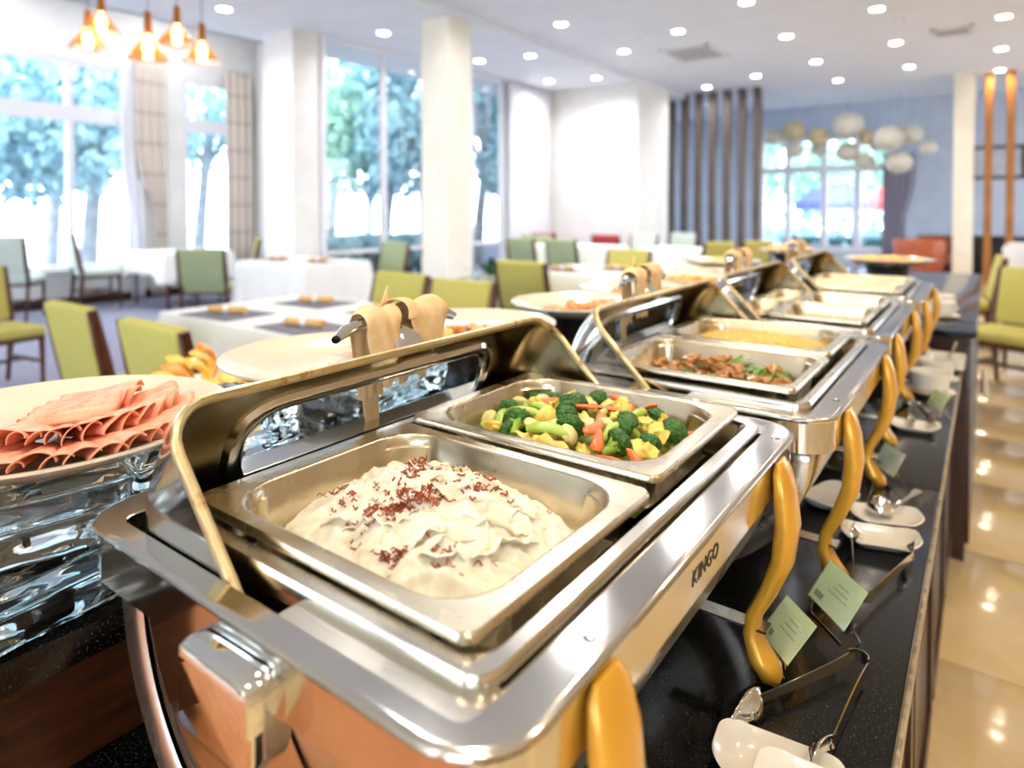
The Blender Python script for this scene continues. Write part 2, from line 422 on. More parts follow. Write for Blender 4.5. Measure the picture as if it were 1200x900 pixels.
# ------------------------------------------------------------------ chafing dishes
W, Ln, HZ = .486, .654, .27          # rim depth, rim length, rim height above the counter
PZ, RL = .238, .197                  # pivot height, lid radius
TH = R(134)                          # opening angle of the lid
LY = .301
def leg_mesh():
    pts = [(.001, .262), (.003, .252), (.007, .228), (.010, .19), (.005, .148), (-.010, .108), (-.026, .076), (-.029, .052), (-.019, .028), (-.006, .013), (.001, .006)]
    wy = [.015, .0225, .0255, .0255, .0225, .0175, .0135, .014, .019, .020, .011]
    tx = [.004, .008, .011, .0125, .0115, .0095, .0085, .0095, .0125, .0115, .006]
    m = MB(); rings = []
    for i, ((x, z), a, b) in enumerate(zip(pts, wy, tx)):
        p0 = pts[max(i-1, 0)]; p1 = pts[min(i+1, len(pts)-1)]
        tx_, tz_ = p1[0]-p0[0], p1[1]-p0[1]; l = math.hypot(tx_, tz_); nx, nz = -tz_/l, tx_/l
        ring = []
        for k in range(16):
            t = 2*PI*k/16; c, s_ = math.cos(t), math.sin(t)
            e = lambda q: math.copysign(abs(q)**.75, q)
            ring.append((x+nx*b*e(c), a*e(s_), z+nz*b*e(c)))
        rings.append(ring)
    m.loft(rings, cap0=True, cap1=True)
    return m
def chafer_proto():
    root = empty('chafing_dish')
    z3 = lambda ring, z: [(x, y, z) for x, y in ring]
    # frame: flat flange with a skirt all round and an opening in the middle
    hole = lambda o, z: z3(rr(.405+2*o, .608+2*o, .012, 8, .005, 0), z)
    out = lambda o, z: z3(rr(W-2*o, Ln-2*o, .052-o, 8), z)
    f = MB(); f.loft([hole(0, HZ-.014), hole(0, HZ-.001), hole(.001, HZ), hole(.004, HZ), out(.007, HZ), out(.003, HZ), out(.0008, HZ-.0012), out(0, HZ-.0035), out(.001, HZ-.006),
                      out(.004, HZ-.0075), out(.004, HZ-.048), out(.006, HZ-.048), out(.006, HZ-.014)], loop=True)
    fr = f.build('frame', steel, root, angle=35)
    for s in (-1, 1):
        MB().box((.123, s*.2865, HZ-.003), (.169, .036, .004)).build('slot_plate', steel_brush, fr, angle=0)
    for (x, y) in ((.226, -.2), (.226, .262)):
        MB().lathe([(.0055, .0004), (.005, .0007), (.0038, .0005)], 14, c=(x, y, HZ)).build('grommet', steel, fr)
        MB().lathe([(.0001, .0003), (.004, .0003)], 14, c=(x, y, HZ)).build('hole', dark_gap, fr)
    # trough under the frame that the lid rolls into
    d = MB(); n = 36; rings = []
    for (ro, yy) in ((.16, -.300), (.2108, -.300), (.212, -.2988), (.212, .2988), (.2108, .300), (.16, .300)):
        rings.append([(ro*math.cos(a), yy, PZ-.018+ro*math.sin(a)) for a in [PI+PI*k/n for k in range(n+1)]])
    d.loft(rings, closed=False)
    for yy in (-.3, .3):
        pts = [(.17*math.cos(PI+PI*k/n), yy, PZ-.018+.17*math.sin(PI+PI*k/n)) for k in range(n+1)]
        d.add(pts, [tuple(range(n+1))])
    tr = d.build('trough', satin, root, angle=50); solid(tr, .002, -1)
    # water bath
    wr = lambda w, l, r, z: z3(rr(w, l, r, 6, .0165, 0), z)
    wb = MB(); wb.loft([wr(.374, .566, .02, HZ-.012), wr(.377, .57, .022, HZ-.002), wr(.377, .57, .022, HZ+.006), wr(.373, .566, .02, HZ+.009), wr(.352, .54, .02, HZ+.009), wr(.346, .534, .02, HZ+.004), wr(.33, .52, .02, HZ-.05)], cap1=True)
    wb.build('water_bath', steel_brush, root)
    # carrying handles at both ends
    for s in (-1,):
        h = MB(); M = Matrix.Translation((.03, s*(Ln/2+.006), HZ-.043)) @ Matrix.Rotation(PI/2, 4, 'X')
        h.rbox((0, 0, 0), (.088, .062, .036), .012, .008, 4, M=M)
        h.build('carry_handle', chrome, root)
    lm = leg_mesh().mesh('leg', gold, 50)
    for sx in (1, -1):
        for sy in (1, -1):
            o = obj('leg', lm, root, (sx*W/2, sy*.211, 0), (0, 0, 0 if sx > 0 else PI))
    # flat braces between the ankles
    for sy in (1, -1): MB().box((0, sy*.211, .062), (W-.02, .022, .003)).build('brace', steel_brush, root, angle=0)
    MB().box((.1, 0, .06), (.02, .41, .003)).build('brace', steel_brush, root, angle=0)
    # lid
    rf = .045; prof = []
    for q in (.02, .07, .12, RL-rf): prof.append((q, -LY))
    for k in range(1, 7):
        a = PI/2*k/6; prof.append((RL-rf+rf*math.sin(a), -LY+rf*(1-math.cos(a))))
    ny = 40
    for k in range(1, ny): prof.append((RL, -LY+rf+(2*LY-2*rf)*k/ny))
    for k in range(0, 7):
        a = PI/2*k/6; prof.append((RL-rf+rf*math.cos(a), LY-rf+rf*math.sin(a)))
    for q in (.12, .07, .02): prof.append((q, LY))
    NP = 60
    phi = [PI*k/NP for k in range(NP+1)]
    pt = lambda rho, y, a: (rho*math.cos(a+TH), y, PZ+rho*math.sin(a+TH))
    shr = lambda r_, y, e: (r_*(1+e*.006), y*(1+e*.004))
    pa, pb, ya, yb = R(13), R(43), -.2, .2
    npf = len(prof)
    def shell(e):
        m = MB(); vs_ = [pt(*shr(r_, y, e), a) for a in phi for r_, y in prof]; fs_ = []
        for i in range(NP):
            for j in range(npf-1):
                a = (phi[i]+phi[i+1])/2; y = (prof[j][1]+prof[j+1][1])/2
                if prof[j][0] > RL-1e-6 and pa+.02 < a < pb-.02 and ya+.012 < y < yb-.012: continue
                fs_.append((i*npf+j, (i+1)*npf+j, (i+1)*npf+j+1, i*npf+j+1))
        return m.add(vs_, fs_)
    lid = shell(1).build('lid', steel, root, angle=60)
    lid['label'] = 'rolled back stainless steel lid with a viewing window'
    shell(-1).build('lid_lining', steel_lid_in, lid, angle=60)
    b = MB()
    b.tube([pt(r_-.002, y*.994, .0) for r_, y in prof], .0062, 8, .0048)
    b.build('lid_edge', stain_rim, lid)
    # viewing window: raised frame and pane
    def wring(da, dy, rho, rad):
        ww = (pb-pa)*RL+2*da; hh = (yb-ya)+2*dy
        return [pt(rho, y, (pa+pb)/2 + x/RL) for x, y in rr(ww, hh, rad, 6)]
    w = MB(); w.loft([wring(.014, .016, RL-.0015, .055), wring(.010, .011, RL-.007, .05), wring(.001, .002, RL-.008, .045), wring(-.006, -.006, RL-.0035, .04), wring(-.006, -.006, RL+.002, .04), wring(.014, .016, RL+.002, .055)])
    w.build('window_frame', steel, lid)
    g = MB()
    g.grid(lambda u, v: pt(RL-.0005, ya+(yb-ya)*v, pa+(pb-pa)*u), 10, 4)
    g.build('window_pane', pane_glass('lid_glass', (.9, .95, .98), .12), lid)
    # lid handle: post and bar
    ah = R(10)
    h = MB()
    base = Vector(pt(RL, .03, ah)); nrm = Vector((-.5, 0, .866)); tan = Vector((-nrm.z, 0, nrm.x))
    rings = []
    for (q, hw, ht) in ((0, .036, .016), (.004, .03, .011), (.02, .024, .007), (.045, .021, .006), (.06, .021, .006)):
        p = base + nrm*q
        rings.append([p + Vector((0, 1, 0))*x + tan*y for x, y in rr(2*hw, 2*ht, ht*.6, 3)])
    h.loft(rings, cap0=True, cap1=True)
    bar = []
    for y, dz in ((-.104, -.013), (-.09, -.006), (-.06, 0), (0, .002), (.06, 0), (.09, -.006), (.104, -.013)): bar.append(base + nrm*(.062+dz) + Vector((0, y, 0)))
    h.tube(bar, [.005, .0075, .008, .008, .008, .0075, .005], 10, [.008, .011, .012, .012, .012, .011, .008], up=nrm)
    h.build('lid_handle', chrome, lid)
    return root, (base + nrm*.062)
proto, BAR = chafer_proto()
CH = [(-.433, .570), (-.403, 1.250), (-.410, 1.938), (-.400, 2.622)]
CHL = ['nearest stainless steel roll top chafing dish on gold legs with noodles and vegetables',
       'second stainless steel roll top chafing dish holding fried rice and stir fry',
       'third stainless steel roll top chafing dish holding small pans of red food',
       'farthest stainless steel roll top chafing dish at the end of the row']
chafers = []
for i, (x, y) in enumerate(CH):
    c = proto if i == 0 else copy_tree(proto)
    c.location = (x, y, CZ); chafers.append(c)
    tag(c, CHL[i], 'chafing dish', 'roll top chafing dishes on the counter')
# embossed maker's name on the front skirt
cu = bpy.data.curves.new('logo', 'FONT'); cu.body = 'KINGO'; cu.size = .0185; cu.extrude = .0004; cu.space_character = 1.12; cu.shear = .18
tmp = bpy.data.objects.new('tmp', cu); col.objects.link(tmp)
dg = bpy.context.evaluated_depsgraph_get()
lme = bpy.data.meshes.new_from_object(tmp.evaluated_get(dg)); bpy.data.objects.remove(tmp)
lme.materials.clear(); lme.materials.append(pm('engraved_black', '#15120f', .5))
for i, c in enumerate(chafers[:1]):
    lo = obj('maker_name', lme, c, (W/2-.0038, -.052, HZ-.033), (PI/2, 0, PI/2)); lo['label'] = 'black KINGO lettering'

# ------------------------------------------------------------------ food pans
def pan_mesh(w, l, depth=.062, ro=.03, lipx=.02, lipy=.017, rad=.05):
    z3 = lambda a, b, r, z: [(x, y, z) for x, y in rr(a, b, r, 8)]
    wi, li = w-2*lipx, l-2*lipy
    m = MB(); m.loft([z3(w-.004, l-.004, ro*.4, -.009), z3(w, l, ro*.45, -.007), z3(w, l, ro*.45, -.0025), z3(w-.004, l-.004, ro*.4, 0), z3(w-.009, l-.009, ro*.35, 0), z3(wi+.007, li+.007, rad, 0), z3(wi+.003, li+.003, rad, -.0003), z3(wi, li, rad, -.002),
                      z3(wi-.003, li-.003, rad, -.012), z3(wi-.006, li-.006, rad, -.0135), z3(wi-.016, li-.016, rad*.9, -depth+.012), z3(wi-.026, li-.026, rad*.8, -depth+.002), z3(wi-.05, li-.05, rad*.6, -depth)], cap1=True)
    return m
pm_half = pan_mesh(.325, .265).mesh('food_pan', steel_pan, 40)
PANS = {}
def pan(ci, k, dx, dy, dz, me, label, rz=0, mat=None):
    x, y = CH[ci]
    o = obj('food_pan', me, None, (x+dx, y+dy, CZ+HZ+dz), (0, 0, rz)); solid_needed = False
    tag(o, label, 'pan', 'food pans set in the chafing dishes'); PANS[(ci, k)] = Vector(o.location)
    return o
pan(0, 0, .021, -.1355, .019, pm_half, 'steel pan of white rice noodles in the nearest chafing dish', R(-.6))
pan(0, 1, .019, .1385, .025, pm_half, 'steel pan of broccoli and carrots in the nearest chafing dish', R(.8))
pm_b = pan_mesh(.325, .262, .062, .03, .014, .016, .03).mesh('food_pan', steel_pan, 40)
pan(1, 0, .021, -.136, .022, pm_b, 'steel pan of stir fried meat in the second chafing dish')
pan(1, 1, .019, .136, .026, pm_half, 'steel pan of yellow fried rice in the second chafing dish')
pm_q1 = pan_mesh(.105, .262, .06, .03, .011, .014, .022).mesh('food_pan', steel_pan, 40)
pm_q2 = pan_mesh(.217, .262, .06, .03, .012, .014, .024).mesh('food_pan', steel_pan, 40)
for k, (dy, nm) in enumerate(((-.134, 'near'), (.134, 'far'))):
    pan(2, 2*k, -.085, dy, .022, pm_q1, 'narrow steel pan on the %s side at the back of the third chafing dish' % nm)
    pan(2, 2*k+1, .078, dy, .022, pm_q2, 'steel pan with red garnish on the %s side of the third chafing dish' % nm)
    pan(3, k, .02, dy, .022, pm_b, 'steel pan on the %s side of the farthest chafing dish' % nm)

# ---- noodles in the nearest pan
rnd = random.Random(7)
def heap_fn(a, b, h0, h1, seed):
    def H(x, y):
        q = max(0, 1-(abs(x)/a)**2.6-(abs(y)/b)**2.6)
        n = noise.noise((x*16+seed, y*16, seed))*.5+noise.noise((x*38+seed, y*38, 3))*.25
        return h0+(h1-h0)*q**.6*(1+.35*n)
    return H
noodle_m = pm('rice_noodle', '#eadfc8', .42, 0, color2='#f1e9d8', nscale=30, sss=.35, bump=.05, bscale=60)
N0 = PANS[(0, 0)]
Hn0 = heap_fn(.138, .112, -.052, -.010, 2.3)
def ridged(x, y, f, sd):
    w1 = noise.noise((x*22+sd, y*22, sd))*.012; w2 = noise.noise((x*22, y*22+sd, 2*sd))*.012
    n = noise.noise(((x+w1)*f, (y+w2)*f*.55, sd))
    return (1-abs(n)*2.2)
def Hn(x, y):
    e = max(0, 1-(abs(x)/.132)**6-(abs(y)/.106)**6)
    c_, s_ = math.cos(.6), math.sin(.6)
    u, v = x*c_+y*s_, -x*s_+y*c_
    return Hn0(x, y)+e*(.0065*ridged(v, u, 46, 1.7)+.0035*ridged(u, v, 90, 4.2)+.0016*ridged(v, u, 170, 7.7))
m = MB()
m.grid(lambda u, v: (-.133+.266*u, -.108+.216*v, Hn(-.133+.266*u, -.108+.216*v)), 150, 124)
for k in range(70):
    a0 = rnd.uniform(0, 2*PI); q = math.sqrt(rnd.random())*.95
    cx, cy = q*.1*math.cos(a0), q*.082*math.sin(a0)
    if k < 26: cx, cy = -.075+rnd.gauss(0, .022), .045+rnd.gauss(0, .03)
    d0 = rnd.gauss(.6, .6); ln = rnd.uniform(.03, .075); hgt = rnd.uniform(.006, .014); cv = rnd.uniform(-14, 14); ph = rnd.uniform(0, 6); ln_ = rnd.uniform(-.9, .9)
    nU, nV = 22, 5; vs_ = []
    for i in range(nU):       # thin sheets standing on edge and flopping over, like folded noodle skins
        t = i/(nU-1); s_ = (t-.5)*ln
        px = cx+s_*math.cos(d0+cv*s_/2); py = cy+s_*math.sin(d0+cv*s_/2)
        wob = .0022*math.sin(s_*210+ph)
        for j in range(nV):
            w_ = j/(nV-1); fl_ = ln_*w_*w_*hgt*1.6
            x = px-(fl_+wob*w_)*math.sin(d0); y = py+(fl_+wob*w_)*math.cos(d0)
            x = max(-.128, min(.128, x)); y = max(-.103, min(.103, y))
            vs_.append((x, y, Hn(px, py)-.004+w_*hgt*math.sin(PI*min(1, max(0, t*.94+.03)))*(1-.45*w_*abs(ln_))))
    m.add(vs_, [(i*nV+j, (i+1)*nV+j, (i+1)*nV+j+1, i*nV+j+1) for i in range(nU-1) for j in range(nV-1)])
no = m.build('rice_noodles', noodle_m, None, N0+Vector((0, 0, .002)), angle=70)
solid(no, .0009, 0)
tag(no, 'heap of soft white rice noodles in the nearest pan', 'noodles', kind='stuff')
shal = pm('fried_shallot', '#7d2a0c', .5, 0, color2='#a8481a', nscale=60)
m = MB()
spots = [(-.012, -.02, 60, .020), (.008, -.008, 44, .014), (-.012, -.056, 44, .016), (-.045, .03, 60, .016), (.036, -.078, 22, .010), (.03, .035, 26, .02), (-.02, .075, 18, .022), (.075, -.055, 14, .02), (-.06, -.045, 12, .012), (-.085, -.03, 8, .012), (0, 0, 40, .075)]
for (sx, sy, n, sp) in spots:
    for k in range(n):
        x = sx+rnd.gauss(0, sp*.55); y = sy+rnd.gauss(0, sp*.55)
        if abs(x) > .115 or abs(y) > .09: continue
        a = rnd.uniform(0, PI); cv = rnd.uniform(-160, 160); ln = rnd.uniform(.004, .013); z0 = Hn(x, y)+.003+rnd.uniform(-.001, .005)
        path = []
        for i in range(6):
            s_ = (i/5-.5)*ln
            path.append((x+s_*math.cos(a+cv*s_), y+s_*math.sin(a+cv*s_), z0+.0016*math.sin(i*1.4+a*5)))
        m.tube(path, rnd.uniform(.0004, .001), 4)
so = m.build('fried_shallot_shreds', shal, None, N0, angle=70)
tag(so, 'crisp red brown fried shallot shreds scattered over the noodles', 'garnish', kind='stuff')

# ---- vegetables in the far pan
def lump(seed, sub=3, amp=.25, freq=1.6, sc=(1, 1, 1)):
    bm = bmesh.new(); bmesh.ops.create_icosphere(bm, subdivisions=sub, radius=1)
    for v in bm.verts:
        p = v.co.copy(); d = noise.noise(p*freq+Vector((seed*7.1, seed*3.3, seed)))
        v.co = Vector((p.x*sc[0], p.y*sc[1], p.z*sc[2]))*(1+amp*d)
    m = MB(); m.add([tuple(v.co) for v in bm.verts], [tuple(v.index for v in f.verts) for f in bm.faces]); bm.free()
    return m
def crown(seed, sub=4):
    bm = bmesh.new(); bmesh.ops.create_icosphere(bm, subdivisions=sub, radius=1)
    for v in bm.verts:
        p = v.co.copy(); q = p*3.4+Vector((seed*5.3, seed, 2*seed))
        d1 = noise.voronoi(q)[0][0]; d2 = noise.voronoi(p*9+Vector((seed,)*3))[0][0]
        s_ = 1+.22*(.5-d1)+.10*(.5-d2)
        z = p.z*.8 if p.z > 0 else p.z*.4
        v.co = Vector((p.x*s_, p.y*s_, z*s_))
    m = MB(); m.add([tuple(v.co*.0165) for v in bm.verts], [tuple(v.index for v in f.verts) for f in bm.faces]); bm.free()
    return m
broc_m = pm('broccoli_crown', '#1d4a12', .55, 0, color2='#3f7a1d', nscale=260, bump=.3, bscale=500, lo=.45, hi=.6)
stem_m = pm('broccoli_stem', '#9dbd4a', .4, 0, color2='#7fa334', nscale=60, sss=.1)
carrot_m = pm('carrot', '#e2601c', .35, 0, color2='#ec7b35', nscale=40, sss=.1, coat=.3)
potato_m = pm('yellow_vegetable', '#e2c350', .4, 0, color2='#ecd673', nscale=60, sss=.15, coat=.2)
caul_m = pm('cauliflower', '#dfd18a', .5, 0, color2='#e8dfa6', nscale=90, sss=.1, bump=.2, bscale=400)
cel_m = pm('celery', '#a7c44a', .35, 0, color2='#c3d873', nscale=40, sss=.1, coat=.3)
b_cr = [crown(k).mesh('crown', broc_m, 0) for k in range(3)]
for me in b_cr: me.shade_smooth()
def stem_me(seed):
    r_ = random.Random(seed); m = MB()
    m.tube([(0, 0, -.026), (.002, .001, -.014), (0, 0, -.002)], [.0048, .0055, .008], 8)
    for k in range(5):
        a = k*1.256+seed; m.tube([(0, 0, -.015), (.006*math.cos(a), .006*math.sin(a), -.006), (.011*math.cos(a), .011*math.sin(a), .002)], [.003, .003, .0035], 6)
    return m.mesh('stem', stem_m, 60)
b_st = [stem_me(k) for k in range(2)]
c_me = []
for k in range(3):
    m = MB(); rings = []
    for i in range(9):
        t = i/8; x = (t-.5)*.042; w_ = .0085*(1-.65*t**1.5)*(.35 if i in (0, 8) else 1); h = .0032*(1-.3*t)*(.5 if i in (0, 8) else 1)
        bend = .005*math.sin(t*PI)*(k-1)
        rings.append([(x, bend+w_*math.cos(2*PI*j/10), h*math.sin(2*PI*j/10)+.002*math.sin(t*3+k)) for j in range(10)])
    m.loft(rings, cap0=True, cap1=True); c_me.append(m.mesh('carrot_slice', carrot_m, 40))
p_me = [lump(k, 3, .55, 1.9, (.0155, .0115, .009)).mesh('potato_chunk', potato_m, 50) for k in range(3)]
q_me = [crown(k+10, 3).mesh('cauliflower_floret', caul_m, 50) for k in range(2)]
s_me = []
for k in range(3):
    m = MB(); m.tube([(-.02, 0, 0), (-.01, .002*(k-1), .003), (0, .005*(k-1), .004), (.012, .003*(k-1), .002), (.02, 0, -.001)], [.003, .005, .0055, .005, .003], 8, [.004, .0065, .007, .006, .003])
    s_me.append(m.mesh('celery_stalk', cel_m, 60))
V0 = PANS[(0, 1)]
Hv = heap_fn(.134, .112, -.047, -.014, 5.1)
und = MB(); und.grid(lambda u, v: (-.128+.256*u, -.105+.21*v, Hv(-.128+.256*u, -.105+.21*v)-.012), 30, 26)
uo = und.build('vegetable_trimmings', pm('cooked_greens', '#7d9133', .5, 0, color2='#c7b648', nscale=60), None, V0, angle=60)
tag(uo, 'soft chopped greens lying under the broccoli and carrots', 'vegetables', kind='stuff')
placed = []
rv = random.Random(21)
kinds = ['broc']*18+['carrot']*11+['potato']*18+['caul']*9+['cel']*13
rv.shuffle(kinds)
VL = {'broc': ('broccoli_floret', 'dark green broccoli floret in the mixed vegetable pan', 'broccoli'), 'carrot': ('carrot_slice', 'orange carrot slice in the mixed vegetable pan', 'carrot'),
      'potato': ('squash_chunk', 'smooth yellow squash chunk in the mixed vegetable pan', 'squash'), 'caul': ('cauliflower_floret', 'pale yellow cauliflower floret in the mixed vegetable pan', 'cauliflower'), 'cel': ('celery_stalk', 'light green celery piece in the mixed vegetable pan', 'celery')}
for kd in kinds:
    best = None
    for t in range(24):
        x = rv.uniform(-.108, .108); y = rv.uniform(-.088, .088)
        d = min([math.hypot(x-p[0], y-p[1]) for p in placed] or [1])
        if best is None or d > best[0]: best = (d, x, y)
    _, x, y = best; placed.append((x, y))
    z = Hv(x, y)+rv.uniform(.002, .008); rz = rv.uniform(0, 2*PI); tl = (rv.uniform(-.5, .5), rv.uniform(-.5, .5), rz)
    P = V0+Vector((x, y, z)); nm, lb, ct = VL[kd]
    if kd == 'broc':
        o = empty(nm, P+Vector((0, 0, .006))); o.rotation_euler = (rv.uniform(-1.1, 1.1), rv.uniform(-1.1, 1.1), rz); sc = rv.uniform(.75, 1.1); o.scale = (sc,)*3
        obj('crown', rv.choice(b_cr), o); obj('stem', rv.choice(b_st), o)
    elif kd == 'carrot': o = obj(nm, rv.choice(c_me), None, P+Vector((0, 0, .009)), (tl[0], tl[1], rz), rv.uniform(.75, 1.15))
    elif kd == 'potato': o = obj(nm, rv.choice(p_me), None, P+Vector((0, 0, .003)), (tl[0]*2, tl[1]*2, rz), rv.uniform(.8, 1.15))
    elif kd == 'caul': o = obj(nm, rv.choice(q_me), None, P+Vector((0, 0, .003)), (tl[0]*2, tl[1]*2, rz), rv.uniform(.6, .9))
    else: o = obj(nm, rv.choice(s_me), None, P+Vector((0, 0, .005)), (tl[0]*.7, tl[1]*.7, rz), rv.uniform(.8, 1.3))
    tag(o, lb, ct, ct+' pieces in the vegetable pan')

# ---- second chafing dish: stir fried meat and fried rice
meat_m = pm('stir_fried_meat', '#c39154', .4, 0, color2='#9c622c', nscale=60, coat=.3, bump=.1, bscale=200)
leaf_m = pm('green_pepper', '#4f7a1d', .4, 0, color2='#7ba335', nscale=60)
S0 = PANS[(1, 0)]
mt = [lump(30+k, 3, .8, 2.3, (.020, .014, .011)).mesh('meat_strip', meat_m, 40) for k in range(3)]
gt = [lump(40+k, 3, .7, 2.2, (.020, .010, .005)).mesh('pepper_piece', leaf_m, 40) for k in range(2)]
base_m = MB(); Hs = heap_fn(.135, .105, -.052, -.024, 8)
base_m.grid(lambda u, v: (-.13+.26*u, -.105+.21*v, Hs(-.13+.26*u, -.105+.21*v)-.006), 26, 22)
tag(base_m.build('stir_fry_sauce', pm('brown_sauce', '#9a6a36', .25, 0, color2='#7c4c1f', nscale=40), None, S0, angle=60), 'brown stir fry sauce under the meat pieces', 'sauce', kind='stuff')
for k in range(46):
    x = rv.uniform(-.115, .115); y = rv.uniform(-.09, .09); g = rv.random() < .38
    o = obj('pepper_piece' if g else 'meat_strip', rv.choice(gt if g else mt), None, S0+Vector((x, y, Hs(x, y)+rv.uniform(0, .014))), (rv.uniform(-.7, .7), rv.uniform(-.7, .7), rv.uniform(0, 6)), rv.uniform(.7, 1.15))
    tag(o, 'glossy green pepper piece in the stir fry pan' if g else 'browned meat strip in the stir fry pan', 'pepper' if g else 'meat', 'pepper pieces in the stir fry' if g else 'meat strips in the stir fry')
Q0 = PANS[(1, 1)]
Hr = heap_fn(.15, .125, -.046, -.010, 11)
rm = MB(); rm.grid(lambda u, v: (-.128+.256*u, -.105+.21*v, Hr(-.128+.256*u, -.105+.21*v)-.003), 40, 34)
gr = MB().tube([(-.0032, 0, 0), (0, 0, .0004), (.0032, 0, 0)], [.0006, .0013, .0006], 5)
for k in range(1500):
    x = rv.uniform(-.12, .12); y = rv.uniform(-.097, .097)
    rm.add(gr.v, gr.f, Matrix.Translation((x, y, Hr(x, y)-.001+rv.random()*.004)) @ Euler((rv.uniform(-.6, .6), rv.uniform(-.6, .6), rv.uniform(0, 6))).to_matrix().to_4x4())
tag(rm.build('fried_rice', pm('fried_rice', '#e6c766', .5, 0, color2='#f0dc94', nscale=120), None, Q0, angle=60), 'yellow fried rice filling the far pan of the second chafing dish', 'rice', kind='stuff')
# ---- third and fourth chafing dishes
redf = pm('tomato_red', '#c4401c', .35, 0, color2='#d96a2c', nscale=50, coat=.3)
bun_m = pm('pale_dumpling', '#e6d4b0', .5, 0, color2='#efe2c6', nscale=30)
rl = [lump(50+k, 2, .4, 1.4, (.022, .015, .011)).mesh('tomato_wedge', redf, 50) for k in range(2)]
bl = [lump(60+k, 2, .12, 1.2, (.024, .021, .015)).mesh('dumpling', bun_m, 50) for k in range(2)]
for k in (1, 3):
    for t in range(9):
        x = rv.uniform(-.07, .07); y = rv.uniform(-.09, .09)
        tag(obj('tomato_wedge', rv.choice(rl), None, PANS[(2, k)]+Vector((x, y, -.045+rv.random()*.012)), (0, 0, rv.uniform(0, 6)), rv.uniform(.7, 1.1)), 'red tomato wedge in the %s pan of the third chafing dish' % ('near' if k == 1 else 'far'), 'tomato', 'tomato wedges in the third chafing dish, %s pan' % ('near' if k == 1 else 'far'))
for ci, k in ((2, 0), (2, 2), (3, 0), (3, 1)):
    for t in range(6 if ci == 2 else 14):
        x = rv.uniform(-.03, .03) if ci == 2 else rv.uniform(-.11, .11); y = rv.uniform(-.09, .09)
        w_ = ('near' if k == 0 else 'far')
        tag(obj('dumpling', rv.choice(bl), None, PANS[(ci, k)]+Vector((x, y, -.044+rv.random()*.014)), (0, 0, rv.uniform(0, 6)), rv.uniform(.7, 1)), 'pale round dumpling in the %s %s pan' % (w_, 'narrow' if ci == 2 else 'farthest chafing dish'), 'dumpling', 'dumplings, %s pan %d' % (w_, ci+1))

# ------------------------------------------------------------------ cloths tied round the lid handles
cloth_m = pm('beige_cloth', '#e0bb88', .85, 0, color2='#e8c89b', nscale=50, bump=.12, bscale=700)
def cloth_mesh(var=0):
    m = MB()
    def flap(y0, hw, y1, hw1, front, back, puff, sk):
        nu, nv = 26, 12
        def fn(u, v):
            t = v*2-1
            if u < .42:      # front fall
                q = 1-u/.42; x = puff*(1-.15*q)+.004*q*math.sin(3*t+sk); z = -front*q
                yc = y0+(y1-y0)*q**1.3; w_ = hw+(hw1-hw)*q**1.2
                x -= .006*t*t*(1-q)
            elif u < .62:    # over the bar
                a = PI*(u-.42)/.2; x = puff*math.cos(a); z = puff*1.05*math.sin(a); yc = y0; w_ = hw
            else:            # back fall
                q = (u-.62)/.38; x = -puff*(1-.1*q); z = -back*q; yc = y0+(y1-y0)*.5*q; w_ = hw*(1-.35*q)
            z += .004*math.sin(t*4+sk+u*5)-.005*t*t
            return (x+.002*math.sin(9*t+u*7), yc+w_*t, z)
        m.grid(fn, nu, nv)
    flap(-.036, .03, -.020, .012, .078, .10, .021, 1)
    flap(.044, .037, .058, .006, .062, .09, .023, 3)
    # knot band in the middle and a small upright tip
    m.grid(lambda u, v: (.024*math.cos(2*PI*u*.5), .004+.018*(v-.5)+.006*math.sin(u*6), .024*math.sin(2*PI*u*.5)), 12, 4)
    m.grid(lambda u, v: (-.01-.006*u, -.012+.014*(v-.5)*(1-u)+.012*u, .018+.024*u), 6, 4)
    # long tail hanging behind the lid
    m.grid(lambda u, v: (-.02-.012*math.sin(u*2), -.03+.034*(v-.5)*(1-.3*u)+.02*u, .005-.17*u), 12, 5)
    return m
cl_me = cloth_mesh().mesh('knotted_cloth', cloth_m, 80)
CL = ['beige cloth knotted round the lid handle of the nearest chafing dish', 'beige cloth knotted round the lid handle of the second chafing dish',
      'beige cloth knotted round the lid handle of the third chafing dish', 'beige cloth knotted round the lid handle of the farthest chafing dish']
for i, (x, y) in enumerate(CH):
    o = obj('knotted_cloth', cl_me, None, Vector((x, y, CZ))+BAR, (0, 0, (0, .05, -.04, .02)[i])); solid(o, .0022, 1); subd(o, 1)
    tag(o, CL[i], 'cloth', 'cloths on the lid handles')

# unseen wooden table added for its warm reflection in the nearest chafing dish
st = empty('reflection_table', (-.78, -.29, 0)); tag(st, 'unseen light wooden table added for its warm reflection', 'table')
lw = pm('light_wood', '#d28f5c', .5, 0, color2='#c07a45', nscale=6, stretch=(1, 8, 8))
MB().rbox((0, 0, .745), (1.5, 1.0, .03), .01, .004, 2).build('tabletop', lw, st)
for sx in (-1, 1):
    for sy in (-1, 1): MB().tube([(sx*.68, sy*.43, 0), (sx*.68, sy*.43, .735)], [.022, .028], 8).build('leg', lw, st)
